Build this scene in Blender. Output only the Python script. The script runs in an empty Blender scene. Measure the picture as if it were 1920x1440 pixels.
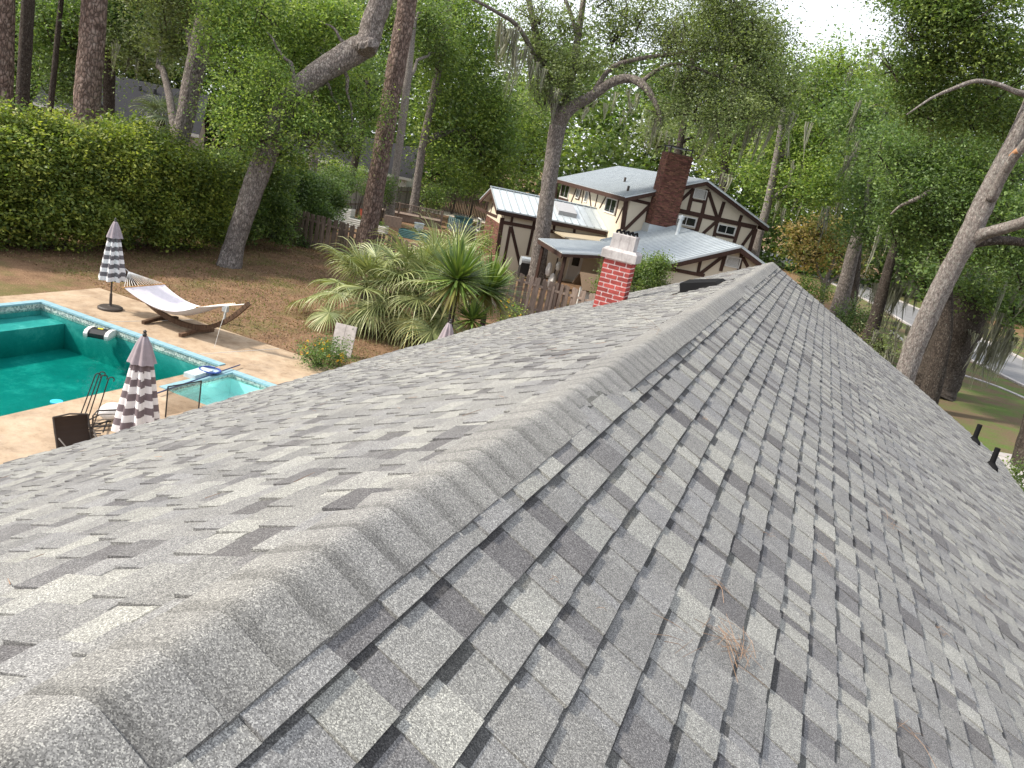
import bpy, math, random
import numpy as np
from mathutils import Matrix, Vector
rng = np.random.default_rng(7)
random.seed(7)
sc = bpy.context.scene
COL = sc.collection

# ---------------------------------------------------------------- camera
F_PX, YAW, PIT, ROLL, CAM_H = 1442.0, -0.33193, 0.27839, 0.21143, 6.0
_F = np.array([math.sin(YAW)*math.cos(PIT), math.cos(YAW)*math.cos(PIT), -math.sin(PIT)])
_R0 = np.array([math.cos(YAW), -math.sin(YAW), 0.0])
_U0 = np.cross(_R0, _F)
_R = math.cos(ROLL)*_R0 + math.sin(ROLL)*_U0
_U = -math.sin(ROLL)*_R0 + math.cos(ROLL)*_U0
EYE = np.array([0, 0, CAM_H])
cd = bpy.data.cameras.new('camera')
cam = bpy.data.objects.new('camera', cd); COL.objects.link(cam)
cam.matrix_world = Matrix(((_R[0], _U[0], -_F[0], 0), (_R[1], _U[1], -_F[1], 0), (_R[2], _U[2], -_F[2], CAM_H), (0, 0, 0, 1)))
cd.sensor_fit = 'HORIZONTAL'; cd.sensor_width = 36.0; cd.lens = F_PX/1920*36
cd.clip_start = 0.05; cd.clip_end = 2000
sc.camera = cam

# ---------------------------------------------------------------- sky, sun, exposure
SUN_EL, SUN_AZ = math.radians(43), math.radians(-118)     # azimuth from +Y towards +X
sun_dir = Vector((math.sin(SUN_AZ)*math.cos(SUN_EL), math.cos(SUN_AZ)*math.cos(SUN_EL), math.sin(SUN_EL)))
w = bpy.data.worlds.new('World'); sc.world = w; w.use_nodes = True
nt = w.node_tree; nt.nodes.clear()
o_ = nt.nodes.new('ShaderNodeOutputWorld'); bg = nt.nodes.new('ShaderNodeBackground')
sky = nt.nodes.new('ShaderNodeTexSky'); sky.sky_type = 'NISHITA'; sky.sun_disc = False
sky.sun_elevation = SUN_EL; sky.sun_rotation = SUN_AZ; sky.dust_density = 4.0; sky.air_density = 1.0; sky.ozone_density = 1.0
veil = nt.nodes.new('ShaderNodeMixRGB'); veil.inputs[0].default_value = 0.72      # thin high cloud over the whole sky
veil.inputs[2].default_value = (8.6, 8.9, 9.4, 1)
nt.links.new(sky.outputs[0], veil.inputs[1]); nt.links.new(veil.outputs[0], bg.inputs[0])
bg.inputs[1].default_value = 0.12
nt.links.new(bg.outputs[0], o_.inputs[0])
sl = bpy.data.lights.new('sun', 'SUN'); sl.energy = 3.9; sl.angle = math.radians(4.0); sl.color = (1, 0.925, 0.80)
so = bpy.data.objects.new('sun', sl); COL.objects.link(so)
so.rotation_euler = (-sun_dir).to_track_quat('-Z', 'Y').to_euler()
sc.view_settings.view_transform = 'Standard'; sc.view_settings.look = 'None'
sc.view_settings.gamma = 1.0; sc.view_settings.use_curve_mapping = False
sc.view_settings.exposure = 0.80
sc.cycles.max_bounces = 8; sc.cycles.transparent_max_bounces = 16
sc.cycles.use_denoising = True

# ---------------------------------------------------------------- helpers: pixels of the photograph to places
def ray(x, y):
    d = (x-960)/F_PX*_R - (y-720)/F_PX*_U + _F
    return d/np.linalg.norm(d)
def at(x, y, dist):                       # the point seen at a pixel, at a horizontal distance
    d = ray(x, y); return EYE + d*(dist/math.hypot(d[0], d[1]))
def gnd(x, y, z=0.0):
    d = ray(x, y); return EYE + d*((z-CAM_H)/d[2])
def hit(x, y, p0, n):
    d = ray(x, y); return EYE + d*(np.dot(np.asarray(p0)-EYE, n)/np.dot(d, n))
def m_px(px, dist): return px*dist/F_PX

# ---------------------------------------------------------------- helpers: meshes
class MB:
    def __init__(s): s.v = []; s.q = []; s.t = []; s.qc = []; s.tc = []; s.n = 0; s.ng = []; s.ngc = []
    def raw(s, v, quads=None, tris=None, col=(1, 1, 1)):
        v = np.asarray(v, float).reshape(-1, 3); b = s.n; s.v.append(v); s.n += len(v)
        for arr, fl, cl in ((quads, s.q, s.qc), (tris, s.t, s.tc)):
            if arr is None or len(arr) == 0: continue
            a = np.asarray(arr, np.int64)+b; fl.append(a)
            c = np.asarray(col, float)
            if c.ndim == 1: c = np.tile(c, (len(a), 1))
            cl.append(c)
        return s
    def ngon(s, pts, col=(1, 1, 1)):
        b = s.n; s.v.append(np.asarray(pts, float)); s.n += len(pts); s.ng.append(list(range(b, b+len(pts)))); s.ngc.append(col); return s
    def box8(s, p, col=(1, 1, 1)):        # p: 8 corners, bottom 4 ccw then top 4
        return s.raw(p, [[3, 2, 1, 0], [4, 5, 6, 7], [0, 1, 5, 4], [1, 2, 6, 5], [2, 3, 7, 6], [3, 0, 4, 7]], col=col)
    def box(s, c, d, col=(1, 1, 1), rz=0.0):
        x, y, z = d[0]/2, d[1]/2, d[2]/2; ca, sa = math.cos(rz), math.sin(rz); P = []
        for zz in (-z, z):
            for a, b in ((-x, -y), (x, -y), (x, y), (-x, y)): P.append((c[0]+a*ca-b*sa, c[1]+a*sa+b*ca, c[2]+zz))
        return s.box8(P, col)
    def beam(s, a, b, w, h, up=(0, 0, 1), col=(1, 1, 1)):
        a = np.asarray(a, float); b = np.asarray(b, float); t = (b-a)/max(1e-9, np.linalg.norm(b-a))
        side = np.cross(t, up); side /= np.linalg.norm(side); u2 = np.cross(side, t)
        P = [a-side*w/2-u2*h/2, a+side*w/2-u2*h/2, b+side*w/2-u2*h/2, b-side*w/2-u2*h/2,
             a-side*w/2+u2*h/2, a+side*w/2+u2*h/2, b+side*w/2+u2*h/2, b-side*w/2+u2*h/2]
        return s.box8(P, col)
    def tube(s, pts, rad, n=8, col=(1, 1, 1), lump=0.0, cap=True, seed=0):
        pts = np.asarray(pts, float); m = len(pts); rad = np.broadcast_to(np.asarray(rad, float), (m,))
        T = np.gradient(pts, axis=0); T /= np.linalg.norm(T, axis=1)[:, None]+1e-12
        ref = np.array([1.0, 0, 0]) if abs(T[0][0]) < 0.8 else np.array([0, 1.0, 0])
        A = np.cross(T, ref); A /= np.linalg.norm(A, axis=1)[:, None]+1e-12; B = np.cross(T, A)
        th = np.arange(n)*2*math.pi/n
        k = np.ones((m, n))
        if lump:
            r2 = np.random.default_rng(seed); ph = r2.uniform(0, 6.28, 6); i = np.arange(m)[:, None]
            k += lump*(np.sin(3*th+ph[0]+i*.21)*.5+np.sin(2*th+ph[1]-i*.33)*.5+.5*np.sin(5*th+ph[2]+i*.7))+lump*.5*r2.normal(size=(m, n))
        V = pts[:, None, :]+(rad[:, None]*k)[:, :, None]*(np.cos(th)[None, :, None]*A[:, None, :]+np.sin(th)[None, :, None]*B[:, None, :])
        Q = []
        for i in range(m-1):
            for j in range(n): Q.append([i*n+j, i*n+(j+1) % n, (i+1)*n+(j+1) % n, (i+1)*n+j])
        s.raw(V.reshape(-1, 3), Q, col=col)
        if cap:
            b = s.n-m*n
            s.ng.append([b+j for j in range(n)][::-1]); s.ngc.append(col if np.ndim(col) == 1 else (1, 1, 1))
            s.ng.append([b+(m-1)*n+j for j in range(n)]); s.ngc.append(col if np.ndim(col) == 1 else (1, 1, 1))
        return s
    def lathe(s, prof, n=16, c=(0, 0, 0), col=(1, 1, 1), rip=None):
        V = []; m = len(prof)
        for i, (r, z) in enumerate(prof):
            for j in range(n):
                th = 2*math.pi*j/n; rr = r*(rip(th, i) if rip else 1)
                V.append((c[0]+rr*math.cos(th), c[1]+rr*math.sin(th), c[2]+z))
        Q = [[i*n+j, i*n+(j+1) % n, (i+1)*n+(j+1) % n, (i+1)*n+j] for i in range(m-1) for j in range(n)]
        cc = col if np.ndim(col) == 1 else np.repeat(np.asarray(col, float), n, axis=0)
        return s.raw(V, Q, col=cc)
    def mesh(s, name, mat=None, smooth=False):
        me = bpy.data.meshes.new(name)
        v = np.concatenate(s.v) if s.v else np.zeros((0, 3))
        q = np.concatenate(s.q) if s.q else np.zeros((0, 4), int); t = np.concatenate(s.t) if s.t else np.zeros((0, 3), int)
        loops = np.concatenate([q.ravel(), t.ravel()]+[np.array(g) for g in s.ng]).astype(np.int32)
        tot = np.concatenate([np.full(len(q), 4), np.full(len(t), 3), np.array([len(g) for g in s.ng], int)]).astype(np.int32)
        start = np.concatenate([[0], np.cumsum(tot)[:-1]]).astype(np.int32)
        me.vertices.add(len(v)); me.vertices.foreach_set('co', v.astype(np.float32).ravel())
        me.loops.add(len(loops)); me.loops.foreach_set('vertex_index', loops)
        me.polygons.add(len(tot)); me.polygons.foreach_set('loop_start', start)
        me.polygons.foreach_set('use_smooth', np.full(len(tot), bool(smooth)))
        me.update(calc_edges=True)
        cols = [c for c in s.qc]+[c for c in s.tc]
        c = np.concatenate(cols+([np.array(s.ngc, float)] if s.ngc else [])) if (cols or s.ngc) else np.zeros((0, 3))
        at_ = me.attributes.new('tint', 'FLOAT_COLOR', 'FACE')
        at_.data.foreach_set('color', np.concatenate([c, np.ones((len(c), 1))], 1).astype(np.float32).ravel())
        if mat: me.materials.append(mat)
        return me
    def build(s, name, mat, parent=None, smooth=False, loc=None):
        return link(name, s.mesh(name, mat, smooth), parent, loc)
def link(name, me, parent=None, loc=None):
    o = bpy.data.objects.new(name, me); COL.objects.link(o)
    if parent is not None: o.parent = parent
    if loc is not None: o.location = loc
    return o
def tag(o, label, cat, group=None):
    o['label'] = label; o['category'] = cat
    if group: o['group'] = group
    return o
def thing(name, label, cat, loc=(0, 0, 0), group=None):
    o = link(name, None, None, loc); return tag(o, label, cat, group)
def struct(o, kind='structure', label=None):
    o['kind'] = kind
    if label: o['label'] = label
    return o
def part(mb, name, mat, root, smooth=False):   # world coordinates in, stored relative to the root's origin
    o = root; off = np.zeros(3)
    while o is not None: off = off+np.array(o.location); o = o.parent
    for i, a in enumerate(mb.v): mb.v[i] = a-off
    return mb.build(name, mat, root, smooth)

# ---------------------------------------------------------------- materials
def mat(name, build):
    m = bpy.data.materials.new(name); m.use_nodes = True; t = m.node_tree
    b = t.nodes['Principled BSDF']; build(t, b); return m
def N(t, typ, **kw):
    n = t.nodes.new(typ)
    for k, v in kw.items(): setattr(n, k, v)
    return n
def pos(t, scale=(1, 1, 1)):
    g = N(t, 'ShaderNodeNewGeometry'); mp = N(t, 'ShaderNodeMapping'); mp.inputs['Scale'].default_value = scale
    t.links.new(g.outputs['Position'], mp.inputs[0]); return mp.outputs[0]
def noise(t, vec, scale, detail=4, rough=.6, out='Fac'):
    n = N(t, 'ShaderNodeTexNoise'); n.inputs['Scale'].default_value = scale; n.inputs['Detail'].default_value = detail
    n.inputs['Roughness'].default_value = rough
    if vec is not None: t.links.new(vec, n.inputs['Vector'])
    return n.outputs[out]
def ramp(t, fac, stops):
    r = N(t, 'ShaderNodeValToRGB'); e = r.color_ramp.elements
    while len(e) < len(stops): e.new(0.5)
    for i, (p_, c) in enumerate(stops): e[i].position = p_; e[i].color = (c[0], c[1], c[2], 1)
    t.links.new(fac, r.inputs[0]); return r.outputs[0]
def mix(t, a, b, fac=0.5, mode='MIX'):
    n = N(t, 'ShaderNodeMixRGB', blend_type=mode)
    for i, x in ((0, fac), (1, a), (2, b)):
        if hasattr(x, 'links') or isinstance(x, bpy.types.NodeSocket): t.links.new(x, n.inputs[i])
        else: n.inputs[i].default_value = x if i == 0 else (x[0], x[1], x[2], 1)
    return n.outputs[0]
def bump(t, b, h, strength=.3, dist=.02):
    n = N(t, 'ShaderNodeBump'); n.inputs['Strength'].default_value = strength; n.inputs['Distance'].default_value = dist
    t.links.new(h, n.inputs['Height']); t.links.new(n.outputs[0], b.inputs['Normal'])
def tint(t):
    return N(t, 'ShaderNodeAttribute', attribute_name='tint').outputs['Color']
def setp(b, rough=.6, metal=0.0, spec=.3):
    b.inputs['Roughness'].default_value = rough; b.inputs['Metallic'].default_value = metal; b.inputs['Specular IOR Level'].default_value = spec
def plain(name, col, rough=.6, metal=0.0, spec=.3, var=.15, scale=6.0, bmp=0.0):
    def f(t, b):
        setp(b, rough, metal, spec); p_ = pos(t)
        c = mix(t, [x*(1-var) for x in col], [min(1, x*(1+var)) for x in col], noise(t, p_, scale, 6))
        t.links.new(c, b.inputs['Base Color'])
        if bmp: bump(t, b, noise(t, p_, scale*8, 3), bmp, .01)
    return mat(name, f)
def tinted(name, rough=.6, metal=0.0, spec=.3, var=.2, scale=8.0, bmp=0.0):
    def f(t, b):
        setp(b, rough, metal, spec); p_ = pos(t)
        k = noise(t, p_, scale, 6); g = ramp(t, k, [(.3, (1-var,)*3), (.7, (1+var,)*3)])
        t.links.new(mix(t, tint(t), g, 1.0, 'MULTIPLY'), b.inputs['Base Color'])
        if bmp: bump(t, b, noise(t, p_, scale*6, 3), bmp, .01)
    return mat(name, f)

def _shingle(t, b):
    setp(b, .95, 0, .12); p_ = pos(t)
    vo = N(t, 'ShaderNodeTexVoronoi'); vo.inputs['Scale'].default_value = 400; t.links.new(p_, vo.inputs['Vector'])
    sp = N(t, 'ShaderNodeSeparateColor'); t.links.new(vo.outputs['Color'], sp.inputs[0])
    g = ramp(t, sp.outputs[0], [(0, (.45,)*3), (.45, (.88,)*3), (.75, (1.12,)*3), (1, (1.85, 1.85, 1.78))])
    blot = ramp(t, noise(t, p_, 1.1, 5), [(.3, (.9, .9, .92)), (.7, (1.09, 1.08, 1.05))])
    blot2 = ramp(t, noise(t, p_, 14, 4), [(.3, (.93,)*3), (.7, (1.07,)*3)])
    c = mix(t, tint(t), g, 1.0, 'MULTIPLY'); c = mix(t, c, blot, 1.0, 'MULTIPLY'); c = mix(t, c, blot2, 1.0, 'MULTIPLY')
    t.links.new(c, b.inputs['Base Color']); bump(t, b, sp.outputs[1], .55, .003)
M_SHINGLE = mat('asphalt_shingle', _shingle)

def leafmat(name, trans=.35, rough=.5, spec=.3):
    def f(t, b):
        setp(b, rough, 0, spec); c = tint(t); t.links.new(c, b.inputs['Base Color'])
        tr = N(t, 'ShaderNodeBsdfTranslucent'); mx = N(t, 'ShaderNodeMixShader'); mx.inputs[0].default_value = trans
        c2 = mix(t, c, (1.15, 1.25, .55), 1.0, 'MULTIPLY'); t.links.new(c2, tr.inputs[0])
        t.links.new(b.outputs[0], mx.inputs[1]); t.links.new(tr.outputs[0], mx.inputs[2])
        t.links.new(mx.outputs[0], t.nodes['Material Output'].inputs[0])
    return mat(name, f)
M_LEAF = leafmat('leaf', .42); M_PALM = leafmat('palm_leaf', .2, .45, .4); M_MOSS = leafmat('hanging_moss', .25, .9, .05)

def _bark(cols, sc_, zs, strength, lich=0.0):
    def f(t, b):
        setp(b, .9, 0, .15); p_ = pos(t, (1, 1, zs))
        vo = N(t, 'ShaderNodeTexVoronoi', feature='DISTANCE_TO_EDGE'); vo.inputs['Scale'].default_value = sc_
        nz = noise(t, p_, sc_*.8, 4, .6, 'Color'); wv = mix(t, p_, nz, .17, 'ADD'); t.links.new(wv, vo.inputs['Vector'])
        crack = ramp(t, vo.outputs['Distance'], [(0, (.36,)*3), (.14, (.82,)*3), (.4, (1.12,)*3)])
        base = ramp(t, noise(t, pos(t), sc_*.5, 8, .7), [(.3, cols[0]), (.5, cols[1]), (.72, cols[2])])
        c = mix(t, base, crack, 1.0, 'MULTIPLY')
        if lich: c = mix(t, c, (.42, .42, .38), ramp(t, noise(t, pos(t, (1, 1, .7)), sc_*.7, 8, .75), [(.62-lich*.1, (0,)*3), (.72, (.8,)*3)]))
        t.links.new(c, b.inputs['Base Color']); bump(t, b, crack, strength, .05)
    return f
M_PINE = mat('pine_bark', _bark([(.10, .065, .052), (.19, .135, .115), (.30, .24, .21)], 9, .45, .9))
M_OAK = mat('oak_bark', _bark([(.13, .11, .10), (.22, .19, .175), (.34, .31, .29)], 14, .35, .7, .6))
M_DARKBARK = mat('dark_bark', _bark([(.045, .036, .03), (.085, .068, .058), (.15, .13, .11)], 20, .3, .8, .4))
M_PALEBARK = mat('pale_bark', _bark([(.16, .135, .12), (.28, .24, .22), (.44, .41, .385)], 26, .22, .7, 1.3))

def _ground(t, b):
    setp(b, .95, 0, .1); p_ = pos(t)
    lit0 = ramp(t, noise(t, p_, 22, 8, .8), [(.30, (.045, .028, .018)), (.45, (.135, .083, .05)), (.56, (.21, .135, .085)), (.7, (.36, .26, .18))]); lit = mix(t, lit0, ramp(t, noise(t, p_, 1.4, 6, .7), [(.3, (.68, .66, .64)), (.7, (1.35, 1.32, 1.3))]), 1.0, 'MULTIPLY')
    gr = ramp(t, noise(t, p_, 35, 6, .7), [(.3, (.045, .055, .015)), (.55, (.10, .115, .035)), (.75, (.17, .17, .07))])
    m = ramp(t, noise(t, p_, .45, 7, .7), [(.5, (0,)*3), (.64, (.65,)*3)])
    c = mix(t, lit, gr, m); t.links.new(c, b.inputs['Base Color'])
    bump(t, b, noise(t, p_, 40, 5), .6, .03)
M_GROUND = mat('leaf_litter_ground', _ground)
def _lawn(t, b):
    setp(b, .95, 0, .1); p_ = pos(t)
    gr = ramp(t, noise(t, p_, 30, 8, .75), [(.3, (.035, .06, .014)), (.5, (.08, .12, .03)), (.7, (.15, .195, .06))])
    dr = ramp(t, noise(t, p_, 18, 8, .75), [(.3, (.07, .046, .03)), (.6, (.15, .105, .07)), (.8, (.24, .18, .13))])
    m = ramp(t, noise(t, p_, .5, 7, .65), [(.40, (0,)*3), (.56, (.92,)*3)])
    t.links.new(mix(t, gr, dr, m), b.inputs['Base Color']); bump(t, b, noise(t, p_, 40, 5), .6, .03)
M_LAWN = mat('patchy_lawn', _lawn)
def _deck(t, b):
    setp(b, .9, 0, .15); p_ = pos(t)
    c = ramp(t, noise(t, p_, 1.3, 9, .7), [(.3, (.27, .19, .125)), (.5, (.375, .285, .20)), (.72, (.45, .36, .27))])
    st0 = ramp(t, noise(t, p_, 3.1, 10, .8), [(.52, (1,)*3), (.72, (.6, .55, .52))]); st1 = ramp(t, noise(t, p_, .55, 8, .75), [(.48, (1, 1, 1)), (.66, (.66, .65, .66))]); st = mix(t, st0, st1, 1, 'MULTIPLY')
    fl = ramp(t, noise(t, p_, 60, 3, .8), [(.3, (.86,)*3), (.7, (1.1,)*3)])
    t.links.new(mix(t, mix(t, c, st, 1, 'MULTIPLY'), fl, 1, 'MULTIPLY'), b.inputs['Base Color']); bump(t, b, noise(t, p_, 80, 4), .3, .005)
M_DECK = mat('tan_pool_deck', _deck)
def _asphalt(t, b):
    setp(b, .9, 0, .2); p_ = pos(t)
    c = ramp(t, noise(t, p_, .6, 9, .7), [(.3, (.13, .13, .135)), (.7, (.20, .20, .205))])
    t.links.new(c, b.inputs['Base Color'])
M_ASPHALT = mat('asphalt', _asphalt)
def _water(t, b):
    fr = N(t, 'ShaderNodeFresnel'); fr.inputs[0].default_value = 1.33
    gl = N(t, 'ShaderNodeBsdfGlossy'); gl.inputs['Roughness'].default_value = .03
    tr = N(t, 'ShaderNodeBsdfTransparent'); tr.inputs[0].default_value = (.9, 1, .98, 1)
    mx = N(t, 'ShaderNodeMixShader'); fm = N(t, 'ShaderNodeMath', operation='MULTIPLY'); fm.inputs[1].default_value = .55; t.links.new(fr.outputs[0], fm.inputs[0]); t.links.new(fm.outputs[0], mx.inputs[0]); t.links.new(tr.outputs[0], mx.inputs[1]); t.links.new(gl.outputs[0], mx.inputs[2])
    bm = N(t, 'ShaderNodeBump'); bm.inputs['Strength'].default_value = .25; bm.inputs['Distance'].default_value = .05
    t.links.new(noise(t, pos(t), 3.2, 3), bm.inputs['Height']); t.links.new(bm.outputs[0], gl.inputs['Normal']); t.links.new(bm.outputs[0], fr.inputs['Normal'])
    t.links.new(mx.outputs[0], t.nodes['Material Output'].inputs['Surface'])
    va = N(t, 'ShaderNodeVolumeAbsorption'); va.inputs[0].default_value = t['wcol'] if 'wcol' in t else (.0, .74, .70, 1); va.inputs[1].default_value = .85 if 'wcol' not in t else .06
    t.links.new(va.outputs[0], t.nodes['Material Output'].inputs['Volume']); t.nodes.remove(b)
M_WATER = mat('pool_water', _water)
def _plaster(t, b):
    setp(b, .8, 0, .2); p_ = pos(t)
    c = ramp(t, noise(t, p_, .9, 8, .75), [(.3, (.05, .27, .27)), (.52, (.09, .35, .35)), (.66, (.28, .54, .53))])
    t.links.new(c, b.inputs['Base Color'])
M_PLASTER = mat('pool_plaster', _plaster)
def _tileband(t, b):
    setp(b, .3, 0, .5); p_ = pos(t)
    vo = N(t, 'ShaderNodeTexVoronoi'); vo.inputs['Scale'].default_value = 26; t.links.new(p_, vo.inputs['Vector'])
    sp = N(t, 'ShaderNodeSeparateColor'); t.links.new(vo.outputs['Color'], sp.inputs[0])
    t.links.new(ramp(t, sp.outputs[0], [(.2, (.17, .22, .22)), (.5, (.33, .39, .38)), (.8, (.50, .54, .50))]), b.inputs['Base Color'])
M_TILEBAND = mat('mosaic_waterline_tile', _tileband)
M_COPING = plain('blue_coping', (.22, .36, .42), .5, var=.12)
def _wood(name, c0, c1, rough=.85):
    def f(t, b):
        setp(b, rough, 0, .2); oi = N(t, 'ShaderNodeObjectInfo'); p_ = pos(t, (6, 6, 1))
        c = ramp(t, noise(t, p_, 3, 8, .7), [(.3, c0), (.7, c1)])
        g = ramp(t, oi.outputs['Random'], [(0, (.72,)*3), (1, (1.2,)*3)])
        t.links.new(mix(t, c, g, 1, 'MULTIPLY'), b.inputs['Base Color']); bump(t, b, noise(t, p_, 12, 4), .3, .01)
    return mat(name, f)
M_FENCE = _wood('weathered_fence_wood', (.13, .095, .075), (.30, .235, .20))
M_TIMBER = _wood('dark_brown_timber', (.035, .019, .015), (.075, .043, .034))
M_BROWNWOOD = _wood('brown_stained_wood', (.06, .035, .022), (.14, .085, .055))
M_STUCCO = plain('cream_stucco', (.54, .48, .385), .9, var=.07, scale=1.5, bmp=.1)
def _metalroof(t, b):
    setp(b, .42, .35, .5); p_ = pos(t)
    c = ramp(t, noise(t, p_, 2.2, 8, .75), [(.3, (.46, .51, .55)), (.6, (.59, .645, .685)), (.8, (.66, .71, .745))])
    d_ = ramp(t, noise(t, p_, 7, 6, .8), [(.66, (1,)*3), (.78, (.45, .42, .38))])
    t.links.new(mix(t, mix(t, c, d_, 1, 'MULTIPLY'), tint(t), 1, 'MULTIPLY'), b.inputs['Base Color'])
M_METALROOF = mat('galvanised_roof', _metalroof)
M_GALV = plain('galvanised_metal', (.48, .52, .55), .4, .5, .5)
M_BRICK = tinted('red_brick', .85, var=.18, scale=14, bmp=.3)
M_MORTAR = plain('pale_pink_mortar', (.80, .63, .60), .95)
M_DKMORTAR = plain('dark_mortar', (.10, .07, .06), .95)
M_TINT = tinted('painted', .6)
M_TINTG = tinted('painted_gloss', .3, spec=.5, var=.08)
M_CLOTH = tinted('umbrella_cloth', .9, spec=.1, var=.08, scale=12)
M_VENT = plain('matt_black_vent', (.012, .012, .013), .9, spec=.05)
M_BLACK = plain('black_metal', (.018, .018, .02), .45, spec=.4)
M_BRONZE = plain('bronze_metal', (.05, .04, .035), .5, spec=.4)
M_GLASS = plain('dark_window_glass', (.015, .018, .02), .08, spec=.8, var=.3, scale=1.2)
M_WHITE = plain('off_white_paint', (.54, .53, .51), .6, var=.08)
def _conc(t, b):
    setp(b, .95, 0, .1); p_ = pos(t)
    c = ramp(t, noise(t, p_, 4, 9, .75), [(.3, (.22, .205, .20)), (.5, (.38, .355, .35)), (.75, (.52, .50, .49))])
    st = ramp(t, noise(t, pos(t, (9, 9, 1.2)), 3, 6, .7), [(.5, (1,)*3), (.75, (.6, .58, .6))])
    t.links.new(mix(t, c, st, 1, 'MULTIPLY'), b.inputs['Base Color']); bump(t, b, noise(t, p_, 50, 4), .3, .006)
M_CONC = mat('weathered_concrete', _conc)
M_DKROOF = plain('dark_shingle_roof', (.036, .036, .040), .98, spec=.03, var=.25, scale=9)

# ================================================================ the setting: ground, deck, pool, street
PX0, PX1, PY0, PY1 = -17.95, -12.03, 1.0, 14.0          # pool opening
SX0, SX1, SY0, SY1 = -11.55, -9.5, 11.85, 13.85         # spa opening
DX0, DX1, DY0, DY1 = -18.75, -5.6, -2.0, 16.45          # deck
def sheet_with_holes(xs, ys, z, holes):
    mb = MB()
    for i in range(len(xs)-1):
        for j in range(len(ys)-1):
            cx, cy = (xs[i]+xs[i+1])/2, (ys[j]+ys[j+1])/2
            if any(h[0] < cx < h[1] and h[2] < cy < h[3] for h in holes): continue
            mb.raw([(xs[i], ys[j], z), (xs[i+1], ys[j], z), (xs[i+1], ys[j+1], z), (xs[i], ys[j+1], z)], [[0, 1, 2, 3]])
    return mb
big = [-900, -200, -60]+sorted({DX0, DX1})+[30, 200, 900]
struct(sheet_with_holes([-900, -200, -60, DX0+.02, DX1-.02, 30, 200, 900], [-300, -60, DY0+.02, DY1-.02, 60, 200, 900], 0.0,
                        [(DX0+.02, DX1-.02, DY0+.02, DY1-.02)]).build('ground', M_GROUND))
deck = sheet_with_holes([DX0, PX0, PX1, SX0, SX1, DX1], sorted([DY0, PY0, SY0, SY1, PY1, DY1]), 0.03,
                        [(PX0, PX1, PY0, PY1), (SX0, SX1, SY0, SY1)])
deck.box(((DX0+DX1)/2, DY1-.06, -.06), (DX1-DX0, .12, .17)); deck.box((DX0+.06, (DY0+DY1)/2, -.062), (.116, DY1-DY0, .17))
deck = struct(deck.build('pool_deck', M_DECK))
# hairline joint strips laid in the deck (pale caulk)
for a, b in (((-15.9, 14.25), (-15.2, 16.4)), ((-12.9, 14.25), (-12.25, 16.4))):
    MB().beam((a[0], a[1], .032), (b[0], b[1], .032), .012, .012).build('joint_strip', M_WHITE, deck)

pool = thing('swimming_pool', 'turquoise swimming pool with pale blue coping sunk in the tan deck', 'pool', (-15, 8, 0))
mb = MB()                                                # basin: floor slopes, steps at the far corner
fz = -.98
mb.raw([(PX0, PY0, fz), (PX1, PY0, fz), (PX1, PY1, fz), (PX0, PY1, fz)], [[0, 1, 2, 3]])
for a, b in (((PX0, PY0), (PX1, PY0)), ((PX1, PY0), (PX1, PY1)), ((PX1, PY1), (PX0, PY1)), ((PX0, PY1), (PX0, PY0))):
    mb.raw([(a[0], a[1], fz), (b[0], b[1], fz), (b[0], b[1], 0.028), (a[0], a[1], 0.028)], [[3, 2, 1, 0]])
mb.box((PX0+.45, (PY0+PY1)/2+1, (fz-.30)/2), (.85, PY1-PY0-2.02, -fz-.30))   # shelf along the far side
part(mb, 'basin', M_PLASTER, pool)
mb = MB()                                                # mosaic band at the waterline
for a, b, n in (((PX0, PY1), (PX1, PY1), (0, -1)), ((PX0, PY0), (PX0, PY1), (1, 0)), ((PX1, PY0), (PX1, PY1), (-1, 0))):
    o = np.array([n[0], n[1]])*.008
    P = [(a[0], a[1]), (b[0], b[1]), (b[0]+o[0], b[1]+o[1]), (a[0]+o[0], a[1]+o[1])]
    mb.box8([(x, y, -.17) for x, y in P]+[(x, y, .02) for x, y in P])
part(mb, 'waterline_band', M_TILEBAND, pool)
def coping_run(parent, a, b, n_out, wid=.17, L=.30):
    a = np.array(a); b = np.array(b); d = b-a; n = max(1, int(round(np.linalg.norm(d)/L))); no = np.array(n_out)
    for i in range(n):
        p0 = a+d*(i/n)+d/np.linalg.norm(d)*.004; p1 = a+d*((i+1)/n)-d/np.linalg.norm(d)*.004
        q = [p0-no*.03, p1-no*.03, p1+no*wid, p0+no*wid]
        m_ = MB(); m_.box8([(x, y, .012) for x, y in q]+[(x, y, .055+rng.uniform(-.002, .002)) for x, y in q])
        part(m_, 'coping_tile', M_COPING, parent)
coping_run(pool, (PX0, PY1), (PX1, PY1), (0, 1)); coping_run(pool, (PX0, 6.0), (PX0, PY1+.17), (-1, 0))
mb = MB().box(((PX0+PX1)/2, (PY0+PY1)/2, (fz-.09)/2), (PX1-PX0-.03, PY1-PY0-.03, -fz-.09+.0))
mb.v[0][:, 2] = np.where(mb.v[0][:, 2] < -1, fz+.004, -.11)
struct(mb.build('pool_water', M_WATER))
spa = thing('spa_tub', 'small pale aqua spa tub beside the swimming pool', 'spa', (-10.5, 12.8, 0))
mb = MB(); sz = -.95
def ring(x0, x1, y0, y1, z): return [(x0, y0, z), (x1, y0, z), (x1, y1, z), (x0, y1, z)]
def bowl(mb, r0, r1):
    V = r0+r1; mb.raw(V, [[i, (i+1) % 4, 4+(i+1) % 4, 4+i][::-1] for i in range(4)])
bowl(mb, ring(SX0, SX1, SY0, SY1, .028), ring(SX0, SX1, SY0, SY1, -.45)); bowl(mb, ring(SX0, SX1, SY0, SY1, -.45), ring(SX0+.42, SX1-.42, SY0+.42, SY1-.42, -.45))
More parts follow.
